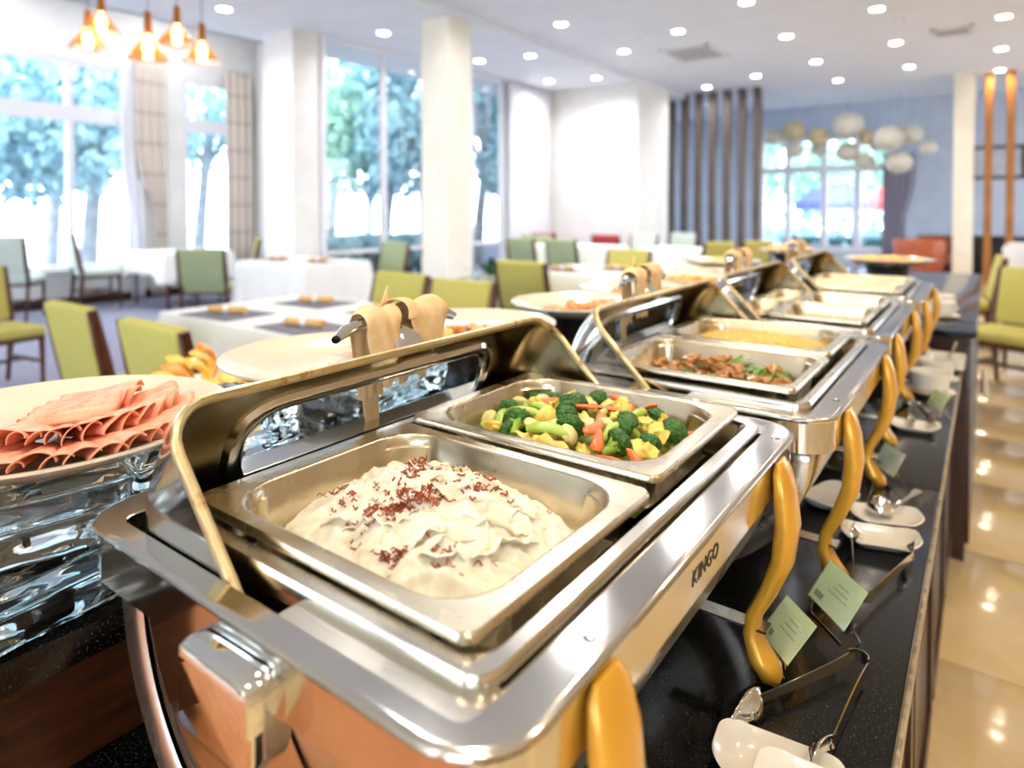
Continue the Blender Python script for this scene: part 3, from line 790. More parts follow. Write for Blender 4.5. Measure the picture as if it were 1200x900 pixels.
# ------------------------------------------------------------------ plates of cold food behind the chafing dishes
def plate_mesh(rad, rim=.03, mat=porcelain):
    m = MB(); m.lathe([(.0001, .006), (rad*.55, .006), (rad*.68, .009), (rad*.8, rim*.5), (rad*.97, rim), (rad, rim+.001), (rad*1.002, rim-.002), (rad*.97, rim-.005), (rad*.8, rim*.5-.006), (rad*.66, .001), (rad*.62, 0), (rad*.5, .0), (.0001, .001)], 56)
    return m.mesh('plate', mat, 50)
pl18 = plate_mesh(.185); pl17 = plate_mesh(.172)
glass_m = pm('clear_glass_block', '#e4f1f4', .03, 0, trans=1, ior=1.47)
def slab_mesh(w, l, h, seed):
    m = MB(); m.rbox((0, 0, 0), (w, l, h), .012, .008, 3)
    # groove along the middle of the long faces
    return m
def glass_block(loc, w, l, h, rz, seed, label):
    bm = bmesh.new(); bmesh.ops.create_cube(bm, size=1)
    bmesh.ops.subdivide_edges(bm, edges=bm.edges[:], cuts=14, use_grid_fill=True)
    for v in bm.verts:
        p = v.co.copy(); q = Vector((p.x*w, p.y*l, p.z*h))
        edge = max(0, 1-min(.5-abs(p.y), .5)*12) if abs(abs(p.x)-.5) < 1e-4 else 0
        nrm = Vector((0, 0, 0))
        for k in range(3):
            if abs(abs(p[k])-.5) < 1e-4: nrm[k] = math.copysign(1, p[k])
        c = sum(1 for k in range(3) if nrm[k])
        if c > 1: q -= nrm*.005
        n = noise.noise(q*34+Vector((seed*3.1,)*3))*.004+noise.noise(q*90+Vector((seed,)*3))*.0014
        if nrm.z == 0 and c == 1: n -= .004*math.exp(-(p.z*h/.006)**2)
        v.co = q+nrm*n
    me = bpy.data.meshes.new('glass_block'); bm.to_mesh(me); bm.free(); me.materials.append(glass_m); me.shade_smooth()
    o = obj('glass_block', me, None, loc, (0, 0, rz))
    return tag(o, label, 'glass block', 'clear glass blocks under the plates')
BH = .068
GL = [(-.775, .25, 0, .115, .24, R(8), 'clear wavy glass block, lower front one under the ham plate'),
      (-.775, .50, 0, .11, .24, R(2), 'clear wavy glass block, lower one behind the nearest chafing dish lid'),
      (-.90, .36, 0, .11, .30, R(-3), 'clear wavy glass block, lower rear one under the ham plate'),
      (-.80, .22, 1, .15, .22, R(-14), 'clear wavy glass block, upper front one right under the ham plate'),
      (-.87, .46, 1, .16, .24, R(5), 'clear wavy glass block, upper one between the first two plates'),
      (-.88, .80, 0, .17, .28, R(0), 'clear wavy glass block, lower one under the second plate'),
      (-.88, .80, 1, .15, .24, R(9), 'clear wavy glass block, upper one under the second plate')]
for i, (x, y, k, w_, l_, a, lb) in enumerate(GL): glass_block((x, y, TZ+BH/2+k*(BH+.001)), w_, l_, BH, a, i+1, lb)
PZ1 = TZ+2*BH+.002
PL = [(-.86, .29, PZ1, pl18, 'large cream plate of folded pink ham slices beside the nearest chafing dish'),
      (-.862, .70, PZ1, pl18, 'large cream plate with a few pale ham slices behind the nearest lid'),
      (-.905, 1.09, PZ1-.008, pl18, 'cream plate with orange slices behind the cloth on the nearest lid'),
      (-.85, 1.455, PZ1, pl17, 'cream plate of sliced roast meat left of the second lid'),
      (-.862, 1.82, PZ1, pl17, 'cream plate of orange fruit chunks behind the second lid'),
      (-.86, 2.19, PZ1, pl17, 'cream plate of orange melon cubes behind the second knotted cloth'),
      (-.86, 2.56, PZ1-.01, pl17, 'cream plate of pink slices behind the third lid'),
      (-1.55, .76, .885, pl18, 'cream plate of yellow melon slices on the far side of the island'),
      (-1.2, 3.62, CZ2+.13, plate_mesh(.215), 'wide cream plate with yellow garnish near the slatted screen'),
      (-1.2, 5.15, CZ2+.11, plate_mesh(.20), 'cream plate heaped with bread rolls near the far window'),
      (-.43, 4.0, CZ2+.15, plate_mesh(.215), 'wide cream plate of orange fruit at the end of the second counter')]
for (x, y, z, me, lb) in PL: tag(obj('plate', me, None, (x, y, z)), lb, 'plate', 'cold food plates')
riser_m = pm('black_riser', '#191b1f', .3, 0, coat=.3)
def riser(x, y, z0, z1, r_, label):
    h = z1-z0-.001
    tag(MB().lathe([(r_*.95, 0), (r_, .006), (r_*.9, .02), (r_*.82, h*.5), (r_*.9, h-.012), (r_*.93, h)], 32).build('plate_riser', riser_m, None, (x, y, z0)), label, 'riser', 'black plate risers')
for k, (x, y, z, *_r) in enumerate(PL):
    if k >= 2: riser(x, y, CZ if k == 7 else (CZ2 if k > 7 else TZ), z, .12 if k > 7 else .11, 'black round riser under the ' + PL[k][4].split(' plate ')[0].replace('cream', 'plate') + ['', '', ' with orange slices', ' of sliced roast meat', ' of orange fruit chunks', ' of melon cubes', ' of pink slices', ' of yellow melon', ' with yellow garnish', ' of bread rolls', ' of orange fruit'][k])
# ham: folded slices fanned over the plate
ham_m = pm('pink_ham', '#f09a7c', .4, 0, color2='#f6b497', nscale=70, sss=.15, coat=.15)
ham2_m = pm('pale_ham', '#ecb0a0', .4, 0, color2='#f3c9ba', nscale=50, sss=.15)
def ham_mesh(seed, mat):
    r_ = random.Random(seed); m = MB(); nu, nv = 14, 15
    op = r_.uniform(.9, 1.3)
    def fn(u, v):
        t = v*2-1; s_ = u
        w_ = (.005+.0115*s_)*op; a = t*1.75
        x = (s_-.5)*.105; y = w_*math.sin(a)*1.05; z = w_*.62*math.cos(a)
        return (x+.003*math.cos(a*2), y+.0015*math.sin(s_*9+seed), z+.0012*math.sin(s_*7+t*5+seed))
    m.grid(fn, nu, nv); return m.mesh('ham_slice', mat, 80)
hams = [ham_mesh(k, ham_m) for k in range(4)]
rh = random.Random(5)
cx, cy = -.86, .29
def put_ham(x, y, z, rz, tl=0):
    o = obj('ham_slice', rh.choice(hams), None, (x, y, z), (.25+rh.uniform(-.15, .15), tl, rz), rh.uniform(.85, 1.1)); solid(o, .0014, 0)
    tag(o, 'folded pink ham slice fanned on the nearest large plate', 'ham', 'ham slices on the nearest plate')
for k in range(22):   # front fan whose open ends point at the chafing dish
    a = R(-110+k*9); q = .085
    put_ham(cx+.02+q*math.cos(a), cy+.0+q*math.sin(a), PZ1+.017+.002*(k % 2), a, -.12)
for k in range(15):
    a = R(-60+k*10); q = .055
    put_ham(cx+.005+q*math.cos(a), cy+.02+q*math.sin(a), PZ1+.023+.002*(k % 2), a+.2, -.2)
for k in range(6):
    put_ham(cx-.03+.012*k, cy+.06-.012*k, PZ1+.034, R(35+7*k), -.1)
disc = MB(); 
disc.grid(lambda u, v: ((.012+.036*u)*math.cos(v*PI*1.05), (.012+.036*u)*math.sin(v*PI*1.05), .004+.006*math.sin(v*7)*u), 6, 18)
h2 = disc.mesh('ham_slice', ham2_m, 80)
for k in range(9):
    o = obj('ham_slice', h2, None, (-.83+.014*(k % 3)-.02*(k//3), .66+.022*k-.01*(k//3), PZ1+.012+.002*k), (.1, -.1, R(-40+11*k))); solid(o, .0016, 0)
    tag(o, 'pale pink round ham slice on the second large plate', 'ham', 'ham slices on the second plate')
def pieces(name, mats, center, n, spread, size, label, cat, seed, zz=.012, flat=.6):
    r_ = random.Random(seed)
    mes = [lump(seed+k, 2, .35, 1.3, (size, size*.75, size*flat)).mesh(name, mt_, 50) for k, mt_ in enumerate(mats)]
    for k in range(n):
        a = r_.uniform(0, 2*PI); q = math.sqrt(r_.random())*spread
        o = obj(name, mes[k % len(mes)], None, (center[0]+q*math.cos(a), center[1]+q*math.sin(a), center[2]+zz+r_.random()*size*.8*(1-q/spread)), (r_.uniform(-.4, .4), r_.uniform(-.4, .4), r_.uniform(0, 6)), r_.uniform(.75, 1.15))
        tag(o, label, cat, label)
or_m = pm('orange_fruit', '#f08a1e', .35, 0, color2='#f6a93f', nscale=40, coat=.3); ye_m = pm('yellow_fruit', '#f2bd3a', .35, 0, color2='#f6d06a', nscale=40, coat=.3)
ro_m = pm('roast_meat', '#d68a4a', .45, 0, color2='#e5a873', nscale=40); pk_m = pm('pink_slice', '#e8a488', .45, 0, color2='#efbfa6', nscale=40)
bread_m = pm('bread_roll', '#e2c08a', .6, 0, color2='#d2a566', nscale=20)
# melon slices on the far side plate
mel = MB()
mel.grid(lambda u, v: ((.05-.026*u)*math.cos(PI*(v-.5)*1.1), (.05-.026*u)*math.sin(PI*(v-.5)*1.1), .02*(.5-abs(u-.5))*math.sin(PI*v)+.01*u), 6, 14)
mels = [mel.mesh('melon_slice', mm_, 60) for mm_ in (ye_m, or_m)]
for k in range(12):
    o = obj('melon_slice', mels[1 if k % 4 == 3 else 0], None, (-1.44+.02*math.sin(k*2.2)-.011*k, .79+.03*(k % 6)-.08*(k//6), .91+.006*(k % 3)+.004*k), (R(70), 0, R(30+k*9))); solid(o, .008, 0)
    tag(o, 'upright yellow melon slice on the far side plate', 'melon', 'melon slices on the far side plate')
pieces('orange_slice', [or_m, pk_m], (-.87, 1.06, PZ1-.008), 9, .09, .026, 'orange slice on the third cream plate', 'fruit', 101, flat=.35)
pieces('roast_meat_slice', [ro_m, ro_m], (-.83, 1.46, PZ1), 12, .09, .032, 'slice of roast meat on the fourth cream plate', 'meat', 111, flat=.4)
pieces('fruit_chunk', [or_m, ro_m], (-.84, 1.84, PZ1), 11, .09, .026, 'orange fruit chunk on the plate behind the second lid', 'fruit', 121)
pieces('melon_cube', [or_m, or_m], (-.84, 2.2, PZ1), 16, .10, .026, 'orange melon cube behind the second knotted cloth', 'melon', 131)
pieces('pink_slice', [pk_m, pk_m], (-.85, 2.57, PZ1-.01), 12, .1, .03, 'pink cold cut slice behind the third lid', 'cold cut', 141, flat=.35)
pieces('garnish_piece', [ye_m, pm('pale_salad', '#efe2b4', .5)], (-1.2, 3.62, CZ2+.13), 18, .16, .032, 'yellow garnish piece on the plate near the slatted screen', 'garnish', 151, flat=.4)
pieces('bread_roll', [bread_m, bread_m], (-1.2, 5.15, CZ2+.11), 22, .14, .05, 'small bread roll heaped on the plate near the far window', 'bread', 161, .03)
pieces('orange_wedge', [or_m, pk_m, ye_m], (-.43, 4.0, CZ2+.15), 22, .15, .036, 'orange fruit wedge on the wide plate of the second counter', 'fruit', 171, .015, .5)

# ------------------------------------------------------------------ small things on the granite in front of the chafing dishes
def dish_mesh(l=.118, w=.076):
    m = MB()
    def ring(o, z, lift):
        out = []
        for x, y in rr(l-2*o, w-2*o, w*.36, 8): out.append((x, y, z+lift*(abs(x)/(l/2))**2.2))
        return out
    m.loft([ring(.02, 0, .004), ring(.01, .001, .007), ring(0, .010, .011), ring(.001, .012, .011), ring(.004, .0105, .011), ring(.014, .005, .008), ring(.026, .004, .005)], cap0=True, cap1=True)
    return m.mesh('spoon_rest', white_porc, 60)
dm = dish_mesh()
for (x, y, z, a, lb) in ((-.158, .652, CZ, R(6), 'white porcelain spoon rest under the nearest tongs'), (-.112, .622, CZ+.012, R(4), 'white porcelain spoon rest lapping over the nearest one'),
                         (-.138, 1.215, CZ, R(16), 'white porcelain spoon rest under the middle tongs'), (-.142, 1.305, CZ, R(22), 'white porcelain spoon rest beside the chrome ladle'),
                         (-.235, 1.33, CZ, R(70), 'white porcelain spoon rest behind the second gold leg'),
                         (-.145, 1.895, CZ, R(6), 'white porcelain spoon rest halfway to the stacked bowls')):
    tag(obj('spoon_rest', dm, None, (x, y, z), (0, 0, a)), lb, 'spoon rest', 'white spoon rests on the granite')
def tongs(loc, rz, spread, length, label, tip=True):
    root = empty('serving_tongs', loc, rz)
    tag(root, label, 'tongs', 'steel serving tongs')
    hw = .0075
    for s in (-1, 1):
        m = MB(); path = []
        n = 14
        for i in range(n+1):
            t = i/n; path.append((t*length, s*(.011+(spread/2-.011)*t**1.15), .012+.002*t))
        rings = []
        for i, p in enumerate(path):
            q = path[min(i+1, n)]; p0 = path[max(i-1, 0)]
            d = Vector((q[0]-p0[0], q[1]-p0[1], 0)).normalized(); nn = Vector((-d.y, d.x, 0))*.0007
            pv = Vector(p); up = Vector((0, 0, hw*(1-.35*i/n)))
            rings.append([pv+nn-up, pv+nn+up, pv-nn+up, pv-nn-up])
        m.loft(rings, cap0=True, cap1=True); arm = m.build('arm', steel, root)
        # scalloped tip
        tp = MB(); e = Vector(path[-1])
        tp.grid(lambda u, v: (e.x-.004+.052*u, e.y+s*(.002-.006*math.sin(PI*u))-s*.012*(.5-v)*math.sin(PI*u)-s*.008*math.sin(PI*v)*math.sin(PI*min(1, u*1.1+.1)), e.z+.004+(v-.5)*.03*math.sin(PI*min(1, .15+u*.8))-.004*u+.0012*math.sin(v*22)*u), 12, 14)
        t_ = tp.build('tip', chrome, arm); solid(t_, .0012, 0)
    b = MB(); rings = []
    for k in range(9):
        a = PI/2+PI*k/8; p = Vector((.011*math.cos(a), .011*math.sin(a), .016)); d = Vector((math.cos(a), math.sin(a), 0))*.0007
        rings.append([p+d-Vector((0, 0, hw)), p+d+Vector((0, 0, hw)), p-d+Vector((0, 0, hw)), p-d-Vector((0, 0, hw))])
    b.loft(rings, cap0=True, cap1=True); b.build('hinge_bend', steel, root)
    return root
tongs((-.117, .850, CZ+.004), R(-106), .078, .145, 'steel serving tongs resting on the nearest spoon rests')
tongs((-.135, 1.005, CZ+.004), R(88), .085, .16, 'steel serving tongs resting on the middle spoon rest')
tongs((-.155, 2.06, CZ+.006), R(-80), .05, .13, 'steel serving tongs on the spoon rest near the bowls')
lad = empty('ladle', (-.15, 1.315, CZ+.014)); tag(lad, 'chrome round ladle turned over on a spoon rest', 'ladle')
MB().lathe([(.0001, .026), (.008, .0245), (.015, .020), (.020, .012), (.0215, .002), (.0205, .002), (.014, .018), (.0001, .0242)], 24).build('bowl', chrome, lad)
MB().tube([(.018, .008, .006), (.04, .05, .016), (.05, .10, .012)], [.003, .003, .004], 8, [.005, .004, .009]).build('handle', chrome, lad)
# little sign holders
card_green = pm('green_card', '#f0f6c4', .5, 0, color2='#f5fad6', nscale=25)
card_white = pm('white_card', '#eef0e8', .5, 0, color2='#d2d8ce', nscale=25)
acr = pane_glass('acrylic', (.95, .98, .97), .15)
def sign(loc, e1, e2, w, h, mat, label):
    e1 = Vector(e1).normalized(); e2 = Vector(e2); e2 = (e2-e1*e2.dot(e1)).normalized(); nrm = e1.cross(e2)
    M = Matrix((e1, e2, nrm)).transposed().to_4x4()
    root = empty('sign_holder', loc); tag(root, label, 'sign holder', 'food name signs on the granite')
    up = .022
    def P(x, y, z): return M @ Vector((x, y, z)) + Vector((0, 0, up))
    def slab(nm, x0, x1, y0, y1, z0, z1, mt_):
        m = MB(); vs_ = [P(x, y, z) for x in (x0, x1) for y in (y0, y1) for z in (z0, z1)]
        m.add(vs_, [(0, 1, 3, 2), (4, 6, 7, 5), (0, 4, 5, 1), (2, 3, 7, 6), (0, 2, 6, 4), (1, 5, 7, 3)]); return m.build(nm, mt_, root, angle=0)
    c = slab('card', -w/2, w/2, 0, h, -.0004, .0004, mat)
    slab('acrylic_sleeve', -w/2-.002, w/2+.002, -.002, h+.001, .001, .0016, acr)
    pr_ = pm('card_print', '#b4cc94', .6); pr2 = pm('card_print_dark', '#9db184', .6)
    def mark(x0, x1, y0, y1, mt_):
        m = MB(); m.add([P(x0, y0, .0006), P(x1, y0, .0006), P(x1, y1, .0006), P(x0, y1, .0006)], [(0, 1, 2, 3)]); m.build('print', mt_, c, angle=0)
    mark(-w*.42, -w*.2, h*.12, h*.26, pr2)
    for k in range(3): mark(-w*.2+w*.06*k, w*.3-w*.05*k, h*(.42+.13*k), h*(.45+.13*k), pr_)
    for s in (-1, 1):
        a = P(s*w*.42, h*.25, -.002)
        MB().tube([a, a+Vector((-nrm.x*.012, -nrm.y*.012, -.02)), (a.x-nrm.x*.02, a.y-nrm.y*.02, .0012)], .0011, 6).build('wire_leg', chrome, root)
    m = MB(); q0 = P(-w*.42, 0, -.001); q1 = P(w*.42, 0, -.001)
    m.tube([q0, (q0.x, q0.y, .0012), (q1.x, q1.y, .0012), q1], .0011, 6); m.build('wire_foot', chrome, root)
    return root
sign((-.203, .812, CZ), (.7, -.72, 0), (.5, .42, .76), .062, .056, card_green, 'pale green food sign behind the nearest gold leg')
sign((-.166, .925, CZ), (.68, -.73, 0), (.42, .38, .82), .078, .056, card_green, 'pale green food sign in front of the middle tongs')
sign((-.165, 1.50, CZ), (.6, -.8, 0), (.35, .3, .88), .07, .05, card_white, 'whitish food sign beside the ladle')
sign((-.110, 2.06, CZ), (.5, -.86, 0), (.35, .3, .88), .07, .045, card_green, 'pale green food sign in front of the stacked bowls')
# stacked soup bowls
def bowl_stack(loc, n, r_, label):
    root = empty('soup_bowl', loc); tag(root, label, 'bowl', 'white bowls on the granite')
    MB().lathe([(.0001, .003), (r_*.7, .003), (r_*1.25, .012), (r_*1.27, .011), (r_*.75, 0), (.0001, 0)], 32).build('saucer', white_porc, root)
    m = MB(); m.lathe([(r_*.55, .004), (r_*.6, .006), (r_*.95, .022), (r_, .05), (r_*1.02, .066), (r_*.985, .067), (r_*.95, .05), (r_*.88, .024), (r_*.5, .012), (.0001, .011)], 32)
    m.build('bowl_body', white_porc, root)
    return root
bowl_stack((-.135, 2.30, CZ), 1, .052, 'white soup bowl on a saucer, nearest of the pair')
bowl_stack((-.135, 2.49, CZ), 1, .054, 'white soup bowl on a saucer, farther of the pair')
hs = empty('sauce_box', (-.115, 2.72, CZ)); tag(hs, 'square white sauce dish holding a spoon at the end of the granite', 'dish')
q = MB(); z3 = lambda a, b, r, z: [(x, y, z) for x, y in rr(a, b, r, 6)]
q.loft([z3(.1, .1, .02, 0), z3(.112, .112, .022, .004), z3(.118, .118, .024, .042), z3(.112, .112, .022, .042), z3(.106, .106, .02, .012)], cap0=True, cap1=True); q.build('box_body', white_porc, hs)
MB().tube([(0, 0, .014), (.02, .02, .05), (.03, .03, .085)], [.004, .002, .006], 8, [.006, .003, .004]).build('spoon', chrome, hs)
for k, (x, y) in enumerate(((-.16, 3.2), (-.17, 3.42))):
    bowl_stack((x, y, CZ2), 1, .06, ['white soup bowl on the near corner of the second counter', 'white soup bowl set back on the second counter'][k])
tow = pm('white_towel', '#e9e4d8', .9, bump=.1, bscale=300)
for k, (x, y, z) in enumerate(((-.018, 3.62, .62),)):
    m = MB(); m.grid(lambda u, v: (.012+.01*math.sin(v*9)*(.4+u), (v-.5)*.09*(1-.2*u), -.11*u+.01*math.sin(v*3)), 8, 16)
    o = m.build('hand_towel', tow, None, (x, y, z), angle=80); solid(o, .006, 0)
    tag(o, 'white hand towel hanging on the front of the second counter', 'towel')
# ------------------------------------------------------------------ dining furniture
def chair_proto(fab, name='dining_chair'):
    r = empty(name)
    def cush(nm, rings_):
        return MB().loft(rings_, cap0=True, cap1=True).build(nm, fab, r, angle=60)
    # seat cushion
    MB().rbox((0, .02, .435), (.45, .46, .075), .05, .022, 5).build('seat', fab, r, angle=60)
    MB().rbox((0, .02, .385), (.43, .44, .035), .02, .004, 3).build('seat_frame', wood_chair, r)
    # padded backrest, leaning back
    M = Matrix.Translation((0, -.215, .46)) @ Matrix.Rotation(R(11), 4, 'X')
    b = MB(); b.rbox((0, .0, .235), (.405, .062, .43), .02, .02, 4, M=M); b.build('backrest', fab, r, angle=60)
    for s in (-1, 1):
        p = MB(); path = [(s*.205, -.25, 0), (s*.207, -.215, .25), (s*.21, -.20, .42)]+[tuple(M @ Vector((s*.217, 0, z))) for z in (.05, .25, .44)]
        p.tube(path, [.014, .017, .02, .02, .019, .015], 8, [.016, .022, .027, .03, .03, .022], up=(1, 0, 0)); p.build('leg', wood_chair, r)
        f = MB(); f.tube([(s*.195, .225, 0), (s*.2, .215, .2), (s*.2, .205, .40)], [.013, .016, .02], 8); f.build('leg', wood_chair, r)
        MB().box((s*.2, -.0, .2), (.018, .42, .025)).build('stretcher', wood_chair, r, angle=0)
    MB().box((0, .0, .2), (.39, .018, .022)).build('stretcher', wood_chair, r, angle=0)
    return r
FAB = {'green': green_fab, 'pale': pale_fab, 'sage': sage_fab, 'red': red_fab}
PROT = {}
def chair(x, y, face, fab, label, sc=(1.17, 1.05, 1)):
    """face: heading of the sitter, degrees from +Y towards -X"""
    if fab not in PROT: PROT[fab] = c = chair_proto(FAB[fab])
    else: c = copy_tree(PROT[fab])
    c.location = (x, y, 0); c.rotation_euler = (0, 0, R(face)); c.scale = sc
    tag(c, label, 'chair', 'upholstered dining chairs')
    return c
chair(-3.50, 1.57, 0, 'green', 'green dining chair with its back to us, left one at the nearest table')
chair(-2.66, 1.55, 0, 'green', 'green dining chair with its back to us, right one at the nearest table')
chair(-3.32, 2.93, 180, 'green', 'green dining chair across the nearest table, half hidden by the knotted cloth')
chair(-2.67, 2.83, 180, 'green', 'green dining chair across the nearest table, right of the knotted cloth')
chair(-3.22, 4.85, 0, 'green', 'green dining chair beside the tall white planter')
chair(-3.17, 6.22, 180, 'green', 'green dining chair behind the table beyond the planter')
chair(-6.47, 5.9, 180, 'sage', 'green dining chair in front of the tall window beside the column')
chair(-9.05, 5.45, 150, 'green', 'green dining chair standing by the striped curtain')
chair(-9.35, 5.95, 150, 'sage', 'green dining chair half hidden behind the one by the curtain')
chair(-7.35, 4.1, 42, 'sage', 'light green dining chair left of the window table with its back to us')
chair(-9.8, 3.85, -8, 'pale', 'pale dining chair seen from the side at the window', (1.1, 1.05, 1.14))
chair(-9.55, 2.85, 50, 'pale', 'pale dining chair at the left edge before the window', (1.1, 1.05, 1.14))
chair(-5.95, 1.62, -80, 'green', 'green dining chair cut off by the left edge of the picture')
chair(-5.85, 8.55, 0, 'sage', 'sage green chair, left of the pair before the white wall')
chair(-5.05, 8.45, 0, 'sage', 'sage green chair, right of the pair before the white wall')
chair(-6.35, 9.6, 20, 'sage', 'sage green chair behind the pair before the white wall')
chair(-4.95, 10.5, 180, 'pale', 'pale green chair at the corner of the white wall')
chair(-4.6, 11.45, 180, 'pale', 'pale green chair close to the slatted screen')
chair(-3.2, 8.95, 60, 'green', 'green chair before the slatted screen, left of two')
chair(-2.85, 9.5, 60, 'green', 'green chair before the slatted screen, right of two')
chair(.16, 5.95, 152, 'green', 'green dining chair standing on the aisle tiles at the right edge')
chair(.44, 6.9, 150, 'green', 'green dining chair behind the one at the right edge')
chair(-.2, 7.7, 95, 'green', 'green dining chair seen from the side by the cream column')
chair(-6.6, 10.35, 0, 'red', 'red chair left of the plain white wall')
chair(-5.3, 10.3, 0, 'red', 'red chair in front of the plain white wall')
def cloth_table(x, y, w, l, rz, tl, cl_, drop=.34, seed=1, corner=.12):
    r = empty('dining_table', (x, y, 0), rz); tag(r, tl, 'table', 'dining tables')
    MB().rbox((0, 0, .735), (w, l, .03), .01, .004, 2).build('tabletop', wood_chair, r)
    for sx in (-1, 1):
        for sy in (-1, 1): MB().tube([(sx*(w/2-.07), sy*(l/2-.07), 0), (sx*(w/2-.07), sy*(l/2-.07), .72)], [.02, .028], 8).build('leg', wood_chair, r)
    n = 26; base = rr(w+.012, l+.012, .02, 3)
    # resample perimeter evenly
    pts = []
    for (a, b) in zip(base, base[1:]+base[:1]):
        d = math.hypot(a[0]-b[0], a[1]-b[1]); k = max(1, int(d/.03))
        for i in range(k): pts.append((a[0]+(b[0]-a[0])*i/k, a[1]+(b[1]-a[1])*i/k))
    m = MB(); rings = []
    for q in range(9):
        t = q/8; ring = []
        for (px, py) in pts:
            cf = max(0, 1-math.hypot(abs(px)-w/2, abs(py)-l/2)/.28)
            dz = (drop+corner*cf**1.5)*t
            a = math.atan2(py, px); wv = math.sin((px-py)*34+seed)+.6*math.sin((px+py)*19+seed*2)
            o = (.012+.035*t+.05*cf*t)+.011*t*wv
            nx = math.copysign(1, px) if abs(px) > w/2-.012 else 0; ny = math.copysign(1, py) if abs(py) > l/2-.012 else 0
            if cf > .9: nx, ny = math.copysign(.7, px), math.copysign(.7, py)
            ring.append((px+nx*o*(0 if t == 0 else 1), py+ny*o*(0 if t == 0 else 1), .7535-dz))
        rings.append(ring)
    m.loft(rings, cap0=True)
    o = m.build('tablecloth', linen, None, (x, y, 0), (0, 0, rz), angle=50); solid(o, .002, 1)
    tag(o, cl_, 'tablecloth', 'white tablecloths')
mat_m = pm('dark_placemat', '#6d6c7a', .8, 0, color2='#7e7d8a', nscale=80)
nap_m = pm('rolled_napkin', '#d8a866', .8, 0, color2='#e4bf88', nscale=40)
def setting(x, y, rz, pl_, nl):
    tag(MB().rbox((0, 0, .0025), (.44, .32, .004), .005, .001, 2).build('placemat', mat_m, None, (x, y, .756), (0, 0, rz)), pl_, 'placemat', 'dark placemats')
    r = empty('napkin_roll', (x, y, .761), rz+R(20)); tag(r, nl, 'napkin', 'rolled napkins')
    MB().tube([(-.11, 0, .022), (0, 0, .022), (.11, 0, .022)], .022, 14).build('roll', nap_m, r)
    MB().tube([(-.015, 0, .022), (.015, 0, .022)], .024, 14, caps=False).build('band', linen, r)
TA = (-3.13, 2.3)
cloth_table(-3.13, 2.32, 1.42, .96, 0, 'wooden dining table under the nearest white cloth', 'white tablecloth on the nearest dining table', seed=1)
cloth_table(-6.3, 4.62, 1.25, .85, 0, 'wooden dining table in front of the white pier', 'white tablecloth hanging long on the table before the pier', .45, 3)
cloth_table(-3.1, 5.55, .98, .92, 0, 'wooden dining table beyond the planter', 'white tablecloth on the table beyond the planter', .45, 5)
cloth_table(-9.3, 4.75, 1.05, .95, 0, 'wooden dining table at the bay window', 'white tablecloth on the table at the bay window', .3, 7)
cloth_table(-5.45, 9.25, 1.5, .8, 0, 'wooden dining table before the plain white wall', 'white tablecloth on the table before the plain white wall', .4, 9)
cloth_table(-3.75, 9.4, .9, .9, 0, 'wooden dining table before the slatted screen', 'white tablecloth on the table before the slatted screen', .4, 11)
setting(-3.45, 2.02, R(4), 'dark placemat at the left of the nearest table', 'tan rolled napkin at the left of the nearest table')
setting(-2.75, 2.02, R(-3), 'dark placemat at the right of the nearest table', 'tan rolled napkin at the right of the nearest table')
setting(-3.4, 2.58, R(2), 'dark placemat on the far left side of the nearest table', 'tan rolled napkin on the far left side of the nearest table')
setting(-2.75, 2.6, R(3), 'dark placemat on the far right side of the nearest table', 'tan rolled napkin on the far right side of the nearest table')
setting(-6.62, 4.5, R(4), 'dark placemat at the left of the table before the pier', 'tan rolled napkin at the left of the table before the pier')
setting(-6.02, 4.6, R(4), 'dark placemat at the right of the table before the pier', 'tan rolled napkin at the right of the table before the pier')
setting(-3.3, 5.35, R(4), 'dark placemat on the table beyond the planter, left side', 'tan rolled napkin on the table beyond the planter, left side')
setting(-2.9, 5.7, R(4), 'dark placemat on the table beyond the planter, right side', 'tan rolled napkin on the table beyond the planter, right side')
# planter
pl = empty('planter', (-3.7, 4.75, 0)); tag(pl, 'tall white planter with a leafy plant beside the column', 'planter')
MB().lathe([(.11, 0), (.12, .01), (.15, .4), (.145, .72), (.15, .75), (.135, .75), (.13, .7), (.0001, .69)], 32).build('pot', white_porc, pl)
leafg = pm('plant_leaf', '#3c6b3a', .5, 0, color2='#5d8c58', nscale=10)
rp = random.Random(3)
for k in range(26):
    a = rp.uniform(0, 2*PI); el = rp.uniform(.3, 1.3); ln = rp.uniform(.2, .42); wd = rp.uniform(.02, .045)
    m = MB(); m.grid(lambda u, v: (ln*u*math.cos(el)*(1+.3*u), (v-.5)*2*wd*math.sin(PI*min(1, u*.95+.04)), ln*u*math.sin(el)-.16*u*u+.01*abs(v-.5)), 8, 4)
    m.build('leaf', leafg, pl, (0, 0, .69), (0, 0, a), angle=60)
# ------------------------------------------------------------------ pendant lamps
amber = pm('amber_glass', '#f6b673', .08, 0, trans=.8, ior=1.15, color2='#f9c896', nscale=4)
brass_n = pm('pendant_neck', '#b8741c', .35, .3)
bulb_m = emission('pendant_bulb', (1, .82, .55), 26)
cord_m = pm('cord_grey', '#77757a', .6)
def pendant_proto():
    r = empty('pendant_lamp')
    g = MB().lathe([(.03, .0), (.034, -.02), (.06, -.06), (.11, -.12), (.155, -.185), (.158, -.19)], 28).build('shade', amber, r); solid(g, .004, 0)
    MB().lathe([(.0001, .16), (.024, .158), (.028, .15), (.032, .02), (.034, -.004), (.026, -.012), (.0001, -.014)], 20).build('neck', brass_n, r)
    b = MB().lathe([(.0001, -.15), (.025, -.145), (.04, -.12), (.043, -.1), (.034, -.07), (.018, -.045), (.016, -.012)], 20).build('bulb', bulb_m, r)
    return r
